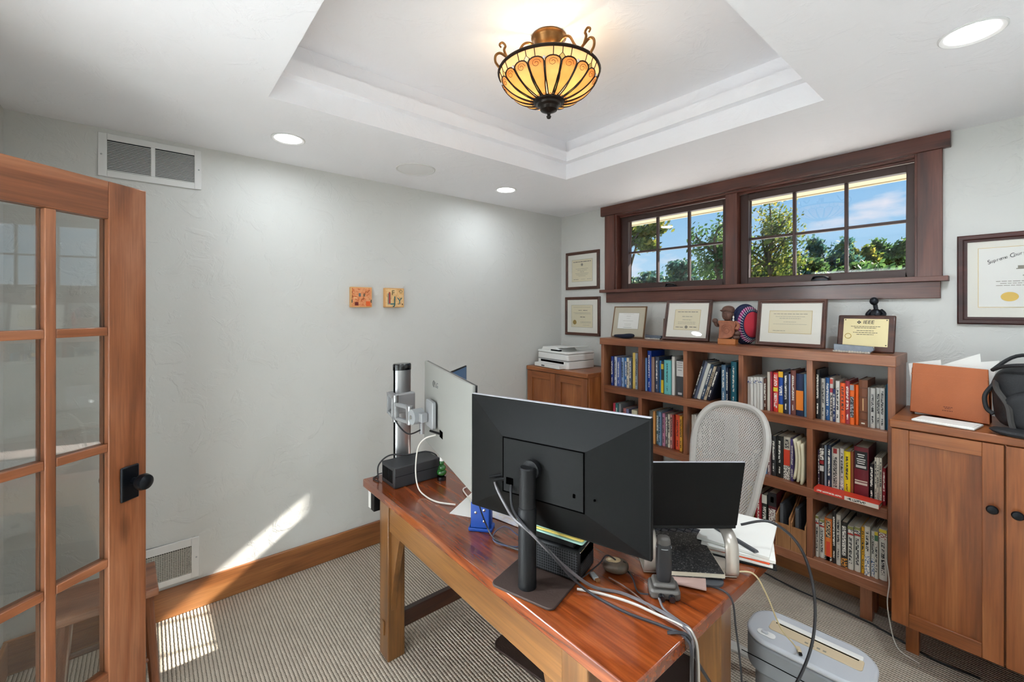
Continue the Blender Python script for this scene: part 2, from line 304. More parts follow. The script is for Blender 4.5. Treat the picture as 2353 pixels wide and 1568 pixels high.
def crom(pts, n=8):
    pts = [Vector(p) for p in pts]; out_ = []
    for i in range(len(pts) - 1):
        p0, p1, p2, p3 = pts[max(i - 1, 0)], pts[i], pts[i + 1], pts[min(i + 2, len(pts) - 1)]
        for k in range(n):
            t = k / n; out_.append(.5 * ((2 * p1) + (p2 - p0) * t + (2 * p0 - 5 * p1 + 4 * p2 - p3) * t * t + (3 * p1 - p0 - 3 * p2 + p3) * t ** 3))
    return out_ + [pts[-1]]
def rrect(x0, x1, y0, y1, r, n=5):
    o = []
    for (cx, cy, a) in ((x1 - r, y1 - r, 0), (x0 + r, y1 - r, 90), (x0 + r, y0 + r, 180), (x1 - r, y0 + r, 270)):
        o += [(cx + r * math.cos(R(a + 90 * k / n)), cy + r * math.sin(R(a + 90 * k / n))) for k in range(n + 1)]
    return o
def text(s, size, mt, parent, loc, rot=(R(90), 0, 0), align='CENTER', extrude=.0004, shear=0, name='lettering', sx=1.0):
    c = bpy.data.curves.new(name, 'FONT'); c.body = s; c.size = size; c.align_x = align; c.align_y = 'CENTER'; c.extrude = extrude; c.shear = shear; c.resolution_u = 3
    tmp = bpy.data.objects.new('tmp', c); COL.objects.link(tmp); bpy.context.view_layer.update()
    me = bpy.data.meshes.new_from_object(tmp.evaluated_get(bpy.context.evaluated_depsgraph_get())); bpy.data.objects.remove(tmp)
    me.materials.clear(); me.materials.append(M[mt]); o = bpy.data.objects.new(name, me); COL.objects.link(o)
    o.parent = parent; o.location = loc; o.rotation_euler = rot; o.scale = (sx, 1, 1); return o
def colr(o, h): o.color = (*lin(h), 1); return o

# ================================================================== THE SETTING
RX, NY, CH, TT = 3.14, -3.46, 2.44, 2.69          # right wall x, near wall y, ceiling, tray top
struct(B(-.12, RX + .12, NY - 1.9, .15, -.10, 0).build('floor', 'carpet'))
struct(B(-.15, 0, NY - .12, .15, 0, 2.78).build('wall_left', 'wall'))
struct(B(RX, RX + .12, NY - .12, .15, 0, 2.78).build('wall_right', 'wall'))
wf = MB().box(0, .62, 0, .15, 0, CH).box(2.47, RX, 0, .15, 0, CH).box(.62, 2.47, 0, .15, 0, 1.74).box(.62, 2.47, 0, .15, 2.363, CH)
struct(wf.build('wall_far', 'wall'))
DX0, DX1 = 1.01, 2.27
wn = MB().box(0, DX0, NY - .12, NY, 0, CH).box(DX1, RX, NY - .12, NY, 0, CH).box(DX0, DX1, NY - .12, NY, 2.06, CH)
struct(wn.build('wall_near', 'wall'))
# tray ceiling: lower ring, raised centre and the projecting band
TX0, TX1, TY0, TY1 = .85, 2.29, -2.61, -.85
ce = MB().box(0, TX0, NY, 0, CH, 2.78).box(TX1, RX, NY, 0, CH, 2.78).box(TX0, TX1, TY1, 0, CH, 2.78).box(TX0, TX1, NY, TY0, CH, 2.78).box(TX0, TX1, TY0, TY1, TT, 2.78)
ceo = struct(ce.build('ceiling', 'ceil'))
k = .045
bd = MB().box(TX0, TX0 + k, TY0, TY1, 2.54, 2.605).box(TX1 - k, TX1, TY0, TY1, 2.54, 2.605).box(TX0 + k, TX1 - k, TY1 - k, TY1, 2.54, 2.605).box(TX0 + k, TX1 - k, TY0, TY0 + k, 2.54, 2.605)
bd.build('tray_band', 'ceil', ceo)
for nm, b_ in (('baseboard_left', B(0, .016, NY, 0, 0, .150)), ('baseboard_far', B(.016, RX, -.016, 0, 0, .150)), ('baseboard_right', B(RX - .016, RX, NY, -.016, 0, .150)),
               ('baseboard_near', MB().box(.016, DX0 - .09, NY, NY + .016, 0, .150).box(DX1 + .09, RX - .016, NY, NY + .016, 0, .150))):
    struct(b_.build(nm, BAS['y' if nm in ('baseboard_left', 'baseboard_right') else 'x'], bevel=.004))
# hall behind the doorway (behind the camera)
HY = NY - 1.9
hl = MB().box(-.12, 0, HY, NY - .12, 0, CH).box(RX, RX + .12, HY, NY - .12, 0, CH).box(-.12, RX + .12, HY - .12, HY, 0, CH)
struct(hl.build('wall_hall', 'white_trim')); struct(B(-.12, RX + .12, HY, NY - .12, 0, .012).build('floor_hall', mat('hall_bounce_floor', 'bcbab6', .5))); struct(B(-.12, RX + .12, HY - .12, NY, CH, 2.5).build('ceiling_hall', 'ceil'))  # unseen hall floor made pale to bounce lamp light up into the room
# door casing in the near wall
tr = sroot('trim_2')
for nm, b_, a in (('casing', B(DX0 - .09, DX0 - .005, NY, NY + .02, 0, 2.06), 'z'), ('casing', B(DX1 + .005, DX1 + .09, NY, NY + .02, 0, 2.06), 'z'), ('head', B(DX0 - .11, DX1 + .11, NY, NY + .024, 2.06, 2.16), 'x')):
    b_.build(nm, DOR[a], tr, bevel=.003)

# ---- window casing
tr = sroot('trim_1')
for nm, b_, a in (('head', B(.485, 2.59, -.032, 0, 2.363, 2.439), 'x'), ('casing', B(.522, .62, -.022, 0, 1.74, 2.363), 'z'), ('casing', B(2.47, 2.562, -.022, 0, 1.74, 2.363), 'z'),
                  ('sill', B(.49, 2.585, -.055, .10, 1.715, 1.74), 'x'), ('apron', B(.535, 2.555, -.02, 0, 1.632, 1.715), 'x'), ('mullion', B(1.512, 1.588, .005, .12, 1.74, 2.351), 'z'),
                  ('jamb', B(.62, .632, 0, .15, 1.74, 2.363), 'z'), ('jamb', B(2.458, 2.47, 0, .15, 1.74, 2.363), 'z'), ('jamb_head', B(.632, 2.458, 0, .15, 2.351, 2.363), 'x'),
                  ('stop', B(.632, 2.458, .035, .05, 2.338, 2.351), 'x')):
    b_.build(nm, DK[a], tr, bevel=.002)
def sash(name, x0, x1, gx0, gx1):
    r = sroot(name); z0, z1, gz0, gz1 = 1.742, 2.338, 1.787, 2.297
    MB().box(x0, gx0, .055, .105, z0, z1).box(gx1, x1, .055, .105, z0, z1).box(gx0, gx1, .055, .105, gz1, z1).box(gx0, gx1, .055, .105, z0, gz0).build('sash_frame', 'sash', r, bevel=.004)
    xs = [gx0 + (gx1 - gx0) * k / 3 for k in range(4)]; zs = [gz0, (gz0 + gz1) / 2, gz1]; hm = .008
    for k in (1, 2): B(xs[k] - hm, xs[k] + hm, .07, .098, gz0, gz1).build('muntin', 'sash', r, bevel=.003)
    B(gx0, gx1, .071, .097, zs[1] - hm, zs[1] + hm).build('muntin', 'sash', r, bevel=.003)
    for i in range(3):
        for j in range(2): B(xs[i] + (hm if i else 0), xs[i+1] - (hm if i < 2 else 0), .082, .086, zs[j] + (hm if j else 0), zs[j+1] - (0 if j else hm)).build('pane', 'glass', r)
    cx = (x0 + x1) / 2 + .02
    h = MB().prism(rrect(cx - .045, cx + .045, .03, .056, .008), 1.745, 1.757).tube(crom([(cx - .035, .035, 1.757), (cx - .02, .02, 1.768), (cx + .02, .018, 1.768), (cx + .045, .022, 1.757)], 4), .006, 6)
    h.build('crank_handle', 'knob', r)
sash('window_1', .632, 1.512, .70, 1.475)
sash('window_2', 1.588, 2.458, 1.638, 2.42)
# eave outside
ev = sroot('trim_3'); B(-1.5, 5, .15, .80, 2.432, 2.47).build('soffit', 'soffit', ev); B(-1.5, 5, .80, .825, 2.424, 2.56).build('fascia', 'soffit', ev)

struct(B(-7, 10, .16, 4.2, 1.0, 1.25).build('bounce_slab', mat('bounce_pale', 'eeebe8', .8, var=.04, vscale=3)))  # unseen pale slab added to bounce sunlight up onto the ceiling
# ---- french door leaf, standing open into the room
EX, EY = .65, -3.003; tdir = Vector((-.629, .777)).normalized(); DWID = .59
hinge = (EX - tdir.x * DWID, EY - tdir.y * DWID, 0)
d = sroot('door_1', hinge, math.atan2(tdir.y, tdir.x))       # local x runs from hinge to free edge, local -y ... +y thickness
T = .022; st = .13; px = [st, st + .15, st + .18, st + .33]; pz = [.297, .668, .697, 1.075, 1.104, 1.486, 1.515, 1.897]
B(0, st, -T, T, .012, 2.03).build('stile', DOR['z'], d, bevel=.003); B(px[3], DWID, -T, T, .012, 2.03).build('stile', DOR['z'], d, bevel=.003)
B(st, px[3], -T + .001, T - .001, 1.897, 2.03).build('top_rail', DOR['x'], d, bevel=.002); B(st, px[3], -T + .001, T - .001, .012, .297).build('bottom_rail', DOR['x'], d, bevel=.002)
B(px[1], px[2], -T + .002, T - .002, .297, 1.897).build('muntin', DOR['z'], d, bevel=.003)
for i in (0, 2):
    for j in (1, 3, 5): B(px[i], px[i+1], -T + .003, T - .003, pz[j], pz[j+1]).build('muntin', DOR['x'], d, bevel=.003)
    for j in (0, 2, 4, 6): B(px[i], px[i+1], -.003, .003, pz[j], pz[j+1]).build('pane', 'door_glass', d)
for sgn in (-1, 1):
    x0, x1 = DWID - .096, DWID - .032; y0, y1 = (T, T + .010) if sgn > 0 else (-T - .010, -T)
    pl = B(x0, x1, y0, y1, .878, 1.004).build('door_plate', 'knob', d, bevel=.005)
    kx = DWID - .055; m = Matrix.Translation((kx, 0, .945)) @ Matrix.Rotation(R(-90 * sgn), 4, 'X')
    MB().lathe([(.013, T + .009), (.012, T + .03), (.016, T + .034), (.026, T + .042), (.030, T + .056), (.026, T + .070), (.012, T + .078), (.001, T + .080)], n=24, m=m).build('door_knob', 'knob', d)

# ================================================================== CEILING FITTINGS
for i, (x, y, lb) in enumerate(((.425, -2.44, 'lit recessed ceiling light above the wall vent'), (.40, -1.0, 'lit recessed ceiling light nearest the room corner'), (2.72, -1.02, 'large lit recessed ceiling light above the right cabinet'), (2.72, -2.44, 'lit recessed ceiling light above the camera spot'))):
    t = thing('recessed_light', lb, 'light', (x, y, CH), group='recessed ceiling lights')
    MB().lathe([(.060, -.001), (.074, -.006), (.078, -.003), (.078, 0)], n=40, caps=False).build('trim_ring', 'white_trim', t)
    MB().lathe([(.001, -.0035), (.062, -.0025)], n=40, caps=False).build('lens', 'can', t)
    ld = bpy.data.lights.new('can_light', 'AREA'); ld.shape = 'DISK'; ld.size = .11; ld.energy = CAN_W * (3.2 if x > 1.5 else 1.0); ld.color = (.84, .93, 1); ld.spread = R(175)
    lo = bpy.data.objects.new('can_light', ld); COL.objects.link(lo); lo.parent = t; lo.location = (0, 0, -.008)
t = thing('ceiling_speaker', 'round white flush ceiling speaker between two recessed lights', 'speaker', (.405, -1.72, CH))
MB().lathe([(.104, -.001), (.112, -.006), (.118, -.004), (.119, 0)], n=48, caps=False).build('rim', 'white_trim', t)
MB().lathe([(.001, -.005), (.08, -.0048), (.106, -.003)], n=48, caps=False).build('grille', mat('grille_white', 'ececec', .7, bump=.6, bscale=900), t)
# unseen hall lamp added as fill for the room (behind the camera)
t = thing('hall_fill_light', 'added flush fill light in the unseen hall behind the doorway', 'light', (.32, -4.7, CH))
MB().lathe([(.15, 0), (.16, -.02), (.14, -.06), (.001, -.08)], n=32, caps=False).build('shade', emit('hall_fill_shade', 'fff6ea', 4.0), t)
ld = bpy.data.lights.new('hall_fill_area', 'AREA'); ld.shape = 'DISK'; ld.size = .3; ld.energy = HALL_FILL_W; ld.color = (.84, .93, 1)
lo = bpy.data.objects.new('hall_fill_area', ld); COL.objects.link(lo); lo.parent = t; lo.location = (0, 0, -.09)

# ---- stained glass semi-flush lamp
LX, LY = 1.572, -1.73
t = thing('ceiling_lamp', 'amber stained glass bowl ceiling lamp on bronze scroll arms', 'lamp', (LX, LY, TT))
MB().lathe([(.001, 0), (.070, 0), (.072, -.006), (.066, -.010), (.062, -.016), (.056, -.03), (.042, -.046), (.026, -.056), (.014, -.062), (.012, -.19), (.001, -.19)], n=36, caps=False).build('canopy', 'bronze', t)
def bowl(s):                                   # s 0 bottom .. 1 rim, returns radius, z below the ceiling
    a = s * R(78); return .030 + .173 * (math.sin(a) / math.sin(R(78))) ** .95, -.268 + .115 * (1 - math.cos(a)) / (1 - math.cos(R(78))) * .8 + .115 * .2 * s
def bp(th, s, off=0):
    r, z = bowl(s); return Vector(((r + off) * math.cos(th), (r + off) * math.sin(th), z - off * .5))
def tint(name, c):
    m, tt, b = nodes(name); b.inputs['Base Color'].default_value = (*lin(c), 1); b.inputs['Roughness'].default_value = .35
    cc = tt.nodes.new('ShaderNodeTexCoord'); n = tt.nodes.new('ShaderNodeTexNoise'); n.inputs['Scale'].default_value = 26; n.inputs['Detail'].default_value = 3; tt.links.new(cc.outputs['Object'], n.inputs['Vector'])
    r = tt.nodes.new('ShaderNodeValToRGB'); c0 = Vector(lin(c)); r.color_ramp.elements[0].color = (*(c0 * .8), 1); r.color_ramp.elements[1].color = (*[min(1, q) for q in c0 * 1.15], 1); tt.links.new(n.outputs['Fac'], r.inputs[0])
    tl = tt.nodes.new('ShaderNodeBsdfTranslucent'); mm = tt.nodes.new('ShaderNodeMixShader'); mm.inputs[0].default_value = .75
    tt.links.new(r.outputs[0], tl.inputs[0]); tt.links.new(r.outputs[0], b.inputs['Base Color']); tt.links.new(b.outputs[0], mm.inputs[1]); tt.links.new(tl.outputs[0], mm.inputs[2]); tt.links.new(mm.outputs[0], tt.nodes['Material Output'].inputs[0]); return m
G1, G2, G3, G4 = tint('amber_glass', 'e6ae70'), tint('honey_glass', 'eec48c'), tint('pale_rim_glass', 'e6bd92'), tint('green_glass_leaf', 'a8b07a')
NP = 18; dth = 2 * math.pi / NP; lead = MB()
def hw(s): return dth * (.485 if s > .45 else .30 + .185 * (s / .45) ** 1.2)       # petal half width in angle
top_s = .80
def petal_outline(th, n=14):
    o = []
    for k in range(n + 1):
        s = .04 + (top_s - .10) * k / n; o.append((th - hw(s) * .96, s))
    for k in range(1, 8):
        a = math.pi - math.pi * k / 8; o.append((th + hw(.8) * .96 * math.cos(a), top_s - .06 + .09 * math.sin(a)))
    for k in range(n, -1, -1):
        s = .04 + (top_s - .10) * k / n; o.append((th + hw(s) * .96, s))
    return o
for i in range(NP):
    th = i * dth; g = MB()
    def fn(u, v):
        if v <= .85: s = .04 + (top_s - .10) * v / .85; h_ = hw(s) * .96
        else:
            q = (v - .85) / .15; s = top_s - .06 + .09 * q; h_ = hw(.8) * .96 * math.sqrt(max(0, 1 - q * q)) + 1e-4
        return bp(th - h_ + 2 * h_ * u, s, .0015)
    g.grid(fn, 4, 14).build('glass_petal', G1 if i % 2 else G2, t)
    lead.tube([bp(a, s, .002) for a, s in petal_outline(th)], .0026, 5)
    # small incised scrolls
    sp = [bp(th + dth * .30 * (1 - k / 16) * math.cos(k * .75), .72 + .075 * (1 - k / 16) * math.sin(k * .75), .0025) for k in range(13)]
    lead.tube(sp, .0008, 4)
    sp = [bp(th + dth * .2 * (1 - k / 12) * math.cos(k * .8), .13 + .045 * (1 - k / 12) * math.sin(k * .8), .0025) for k in range(9)]
    lead.tube(sp, .0007, 4)
    # pieces between petals
    tb = th + dth / 2
    if i % 2 == 0:
        lf = MB(); lf.grid(lambda u, v: bp(tb + dth * .10 * math.sin(math.pi * v) * (2 * u - 1), .14 + .5 * v, .0028), 2, 10); lf.build('glass_leaf', G4, t)
        for sg in (-1, 1): lead.tube([bp(tb + sg * dth * .11 * math.sin(math.pi * v / 10), .14 + .05 * v, .003) for v in range(11)], .0014, 4)
        MB().grid(lambda u, v: bp(tb + dth * .16 * (1 - abs(2 * v - 1)) * (2 * u - 1), .76 + .12 * v, .0028), 2, 4).build('glass_diamond', mat('bevel_glass', 'e8c060', .1, coat=.8), t)
        lead.tube([bp(tb + a, s, .003) for a, s in ((0, .76), (dth * .17, .82), (0, .88), (-dth * .17, .82))], .0014, 4, close=True); lead.tube([bp(tb, .88, .002), bp(tb, 1, .002)], .0018, 5)
    else:
        MB().sell(bp(tb, .80, .003), (.0055,) * 3, 2, 10, 6).build('glass_jewel', 'white_pl', t)
    MB().grid(lambda u, v: bp(th - dth / 2 + dth * u, .70 + .30 * v, -.001), 5, 4).build('rim_glass', G3, t)
    lead.tube([bp(th, top_s + .03, .002), bp(th, 1, .002)], .0018, 5)
lead.build('leading', 'lead', t)
MB().grid(lambda u, v: bp(2 * math.pi * u, .0 + .70 * v, -.001), 54, 10).build('bowl_glass', tint('bowl_liner_glass', 'f2e2cc'), t)
MB().tube([bp(2 * math.pi * k / 48, 1.0) + Vector((0, 0, .002)) for k in range(48)], .0065, 8, close=True).build('rim', 'lead', t)
MB().lathe([(.060, -.254), (.065, -.261), (.062, -.269), (.050, -.273), (.047, -.281), (.038, -.287), (.034, -.299), (.018, -.307), (.008, -.311), (.006, -.319), (.010, -.324), (.007, -.332), (.001, -.334)], n=36, caps=False).build('finial_cap', 'cap', t)
for a0 in (4, 124, 244):
    a = R(a0); ar = MB()
    def ap(r, z): return (r * math.cos(a), r * math.sin(a), z)
    main = crom([ap(.052, -.050), ap(.080, -.036), ap(.108, -.046), ap(.132, -.088), ap(.154, -.116), ap(.176, -.106), ap(.203, -.094), ap(.221, -.106), ap(.222, -.132), ap(.206, -.152)], 7)
    ar.tube(main, .0052, 8)
    ar.tube(crom([ap(.176, -.106), ap(.187, -.080), ap(.182, -.062), ap(.194, -.051), ap(.206, -.061), ap(.199, -.071)], 6), [.0052] * 12 + [.0045] * 12 + [.0035] * 7, 8)
    ar.build('scroll_arm', 'bronze', t)
for k in range(3):
    a = R(10 + 120 * k); pos = (.075 * math.cos(a), .075 * math.sin(a), -.185)
    MB().sell(pos, (.024, .024, .03), 2, 14, 8).build('bulb', emit('bulb_glow', 'ffe2b0', 12), t)
    ld = bpy.data.lights.new('bulb_light', 'POINT'); ld.energy = LAMP_W; ld.color = (1, .90, .76); ld.shadow_soft_size = .02
    lo = bpy.data.objects.new('bulb_light', ld); COL.objects.link(lo); lo.parent = t; lo.location = (pos[0], pos[1], -.148)

# ---- wall vents
def vent(label, y0, y1, z0, z1, gy, gz0, gz1, mid, pitch, cross):
    t = thing('air_vent', label, 'vent', (0, (y0 + y1) / 2, z0)); cy = (y0 + y1) / 2
    f = MB(); Y = lambda y: y - cy; Z = lambda z: z - z0
    f.box(0, .008, Y(y0), Y(gy[0]), 0, Z(z1)).box(0, .008, Y(gy[-1]), Y(y1), 0, Z(z1)).box(0, .008, Y(gy[0]), Y(gy[-1]), Z(gz1), Z(z1)).box(0, .008, Y(gy[0]), Y(gy[-1]), 0, Z(gz0))
    if mid: f.box(0, .008, Y(gy[1]), Y(gy[2]), Z(gz0), Z(gz1))
    f.build('frame', 'white_trim', t, bevel=.002)
    B(.0005, .0015, Y(gy[0]), Y(gy[-1]), Z(gz0), Z(gz1)).build('duct_backing', mat('duct_dark', '2c2e30' if not cross else '3a3830', .9), t)
    s_ = MB(); n = int((gz1 - gz0) / pitch)
    for k in range(n):
        z = Z(gz0) + pitch * (k + .5); m = Matrix.Translation((.004, 0, z)) @ Matrix.Rotation(R(35), 4, 'Y')
        s_.box(-.0035, .0035, Y(gy[0]), Y(gy[-1]), -.0010, .0010, m)
    if cross:
        n2 = int((gy[-1] - gy[0]) / .009)
        for k in range(n2): y = Y(gy[0]) + .009 * (k + .5); s_.box(.003, .008, y - .0013, y + .0013, Z(gz0), Z(gz1))
    s_.build('slats', 'white_trim' if not cross else mat('vent_bars', 'b8b5aa', .5), t, kind='stuff')
    for y in (y0 + .012, y1 - .012): MB().lathe([(.004, 0), (.003, .0025), (.001, .003)], n=10, m=Matrix.Translation((.008, Y(y), (z1 - z0) / 2)) @ Matrix.Rotation(R(90), 4, 'Y')).build('screw', 'grey_pl', t)
vent('white louvred return air vent high on the left wall', -3.165, -2.765, 2.212, 2.418, [-3.133, -2.972, -2.955, -2.795], 2.243, 2.388, True, .0078, False)
vent('white grid floor level air vent above the baseboard', -3.10, -2.775, .165, .375, [-3.07, -2.808], .195, .335, False, .009, True)

# ---- two collage art blocks on the left wall
def artblock(label, yc, marks, seedv):
    t = thing('art_block', label, 'wall art', (0, yc, 1.590), group='small collage blocks on the left wall'); h = .132; hh = .070
    B(.0, .030, -hh, hh, 0, h).build('block', 'cork', t, bevel=.003)
    f = B(.030, .0308, -hh + .006, hh - .006, .006, h - .006).build('collage_print', marks[0], t)
    for (nm, mt_, y0, y1, z0, z1) in marks[1:]: B(.0305, .0318, y0, y1, z0, z1).build(nm, mat('paint_' + mt_, mt_, .6), t)
    return t
def collage(name, cols, sc):
    m, tt, b = nodes(name); c = tt.nodes.new('ShaderNodeTexCoord'); v = tt.nodes.new('ShaderNodeTexNoise'); v.inputs['Scale'].default_value = sc; v.inputs['Detail'].default_value = 6; v.inputs['Distortion'].default_value = 1.5
    tt.links.new(c.outputs['Object'], v.inputs['Vector']); r = tt.nodes.new('ShaderNodeValToRGB'); tt.links.new(v.outputs['Fac'], r.inputs[0]); es = r.color_ramp.elements
    es[0].position = .32; es[0].color = (*lin(cols[0]), 1); es[1].position = .68; es[1].color = (*lin(cols[-1]), 1)
    for k, c_ in enumerate(cols[1:-1]): q = es.new(.32 + .36 * (k + 1) / (len(cols) - 1)); q.color = (*lin(c_), 1)
    tt.links.new(r.outputs[0], b.inputs['Base Color']); b.inputs['Roughness'].default_value = .6; return m
artblock('small orange and tan collage block, left of the pair on the wall', -1.913, [collage('collage_a', ['7c4428', 'c86e36', 'd8875a', 'e0a070', 'd0743a', 'b8a070'], 28),
    ('mark', '6c2018', -.045, -.022, .012, .034), ('mark', 'd85a18', .028, .056, .010, .040), ('mark', '5a6a70', -.020, -.006, .070, .092), ('mark', '70583c', .010, .022, .070, .088), ('mark', 'f0c890', -.05, -.03, .058, .064), ('mark', '3c4a40', .06, .066, .03, .05), ('mark', '3c4a40', -.066, -.06, .03, .05)], 1)
t = artblock('small tan collage block with painted letters, right of the pair on the wall', -1.684, [collage('collage_b', ['c89058', 'e0b478', 'e8c48c', 'd8a878'], 22), ('mark', '7a8c84', -.050, -.030, .02, .095), ('mark', '3e6e70', -.030, -.004, .018, .028), ('mark', '4a2c1c', .024, .028, .018, .03), ('mark', '4a2c1c', .052, .060, .018, .026)], 2)
M['paint_red'] = mat('paint_red', 'a03828', .6); M['paint_teal'] = mat('paint_teal', '2e6264', .6); M['paint_olive'] = mat('paint_olive', '4e5638', .6)
LR = (R(90), 0, R(90))
text('I', .115, 'paint_red', t, (.0322, -.038, .060), LR); text('F', .048, 'paint_olive', t, (.0322, -.012, .098), LR); text('O', .030, 'paint_olive', t, (.0322, .045, .108), LR)
text('J', .080, 'paint_teal', t, (.0322, .0, .045), LR); text('Y', .065, 'paint_teal', t, (.0322, .036, .042), LR)

# ================================================================== CABINETS AND BOOKCASE
def cabinet(label, x0, x1, knob_side):
    yF, yB, z0, z1 = -.43, -.02, .19, 1.055; cx = (x0 + x1) / 2
    t = thing('storage_cabinet', label, 'cabinet', (cx, (yF + yB) / 2, 0)); ox, oy = cx, (yF + yB) / 2
    b = lambda a, b_, c, d_, e_, f: B(a - ox, b_ - ox, c - oy, d_ - oy, e_, f)
    b(x0, x1, yF, yB, z0, z1).build('body', CAB['z'], t, bevel=.003)
    b(x0 - .004, x1 + .004, yF - .026, yB, z1, z1 + .034).build('top', CAB['x'], t, bevel=.004)
    mid = cx
    for side, (a, c) in enumerate(((x0 + .003, mid - .0025), (mid + .0025, x1 - .003))):
        s_ = .058; e0, e1 = z0 + .004, z1 - .004; y0, y1 = yF - .021, yF - .001
        dr = b(a + s_, c - s_, y0 + .010, y1, e0 + s_, e1 - s_).build('door', CAB['z'], t)
        b(a, a + s_, y0, y1, e0, e1).build('stile', CAB['z'], dr, bevel=.002); b(c - s_, c, y0, y1, e0, e1).build('stile', CAB['z'], dr, bevel=.002)
        b(a + s_, c - s_, y0, y1, e1 - s_, e1).build('rail', CAB['x'], dr, bevel=.002); b(a + s_, c - s_, y0, y1, e0, e0 + s_).build('rail', CAB['x'], dr, bevel=.002)
        kx = (c - .030) if side == 0 else (a + .030)
        m = Matrix.Translation((kx - ox, y0 - oy, .797)) @ Matrix.Rotation(R(90), 4, 'X')
        MB().lathe([(.007, 0), (.006, .010), (.015, .014), (.0175, .018), (.014, .023), (.001, .025)], n=20, m=m).build('knob', 'knob', dr)
    for x in (x0 + .03, x1 - .075):
        for y in (-.30, -.10):
            MB().prism([(x - ox, y - oy), (x + .045 - ox, y - oy), (x + .045 - ox, y + .045 - oy), (x - ox, y + .045 - oy)], 0, z0).build('leg', CAB['z'], t, bevel=.002)
cabinet('low two-door wooden cabinet in the corner under the printer', .02, .696, 1)
cabinet('low two-door wooden cabinet under the leather folder and backpack', 2.436, 3.112, 1)

SZ = [.995, .630, .263]; DIV = [.718, 1.050, 1.390, 1.737, 2.085, 2.416]
t = thing('bookcase', 'long low open wooden bookcase with fifteen cubbies under the window', 'bookcase', (1.567, -.16, 0)); ox, oy = 1.567, -.16
bb = lambda a, b_, c, d_, e_, f: B(a - ox, b_ - ox, c - oy, d_ - oy, e_, f)
bb(.700, 2.434, -.312, -.02, 1.307, 1.357).build('top', SHF['x'], t, bevel=.003)
for z in SZ[:2]: bb(.732, 2.402, -.302, -.02, z - .05, z).build('shelf', SHF['x'], t, bevel=.002)
bb(.704, 2.43, -.302, -.02, .213, .263).build('bottom', SHF['x'], t, bevel=.003)
for i, x in enumerate(DIV):
    if i in (0, 5): bb(x - .014, x + .014, -.30, -.02, .263, 1.307).build('side', SHF['z'], t, bevel=.002)
    else:
        for zt, zb in ((1.307, .995), (.945, .63), (.58, .263)): bb(x - .014, x + .014, -.30, -.02, zb, zt).build('divider', SHF['z'], t, bevel=.002)
for x in (.735, 1.55, 2.275):
    for y in (-.19, -.09): MB().prism([(x - ox, y - oy), (x + .05 - ox, y - oy), (x + .05 - ox, y + .05 - oy), (x - ox, y + .05 - oy)], 0, .213).build('leg', SHF['z'], t, bevel=.002)

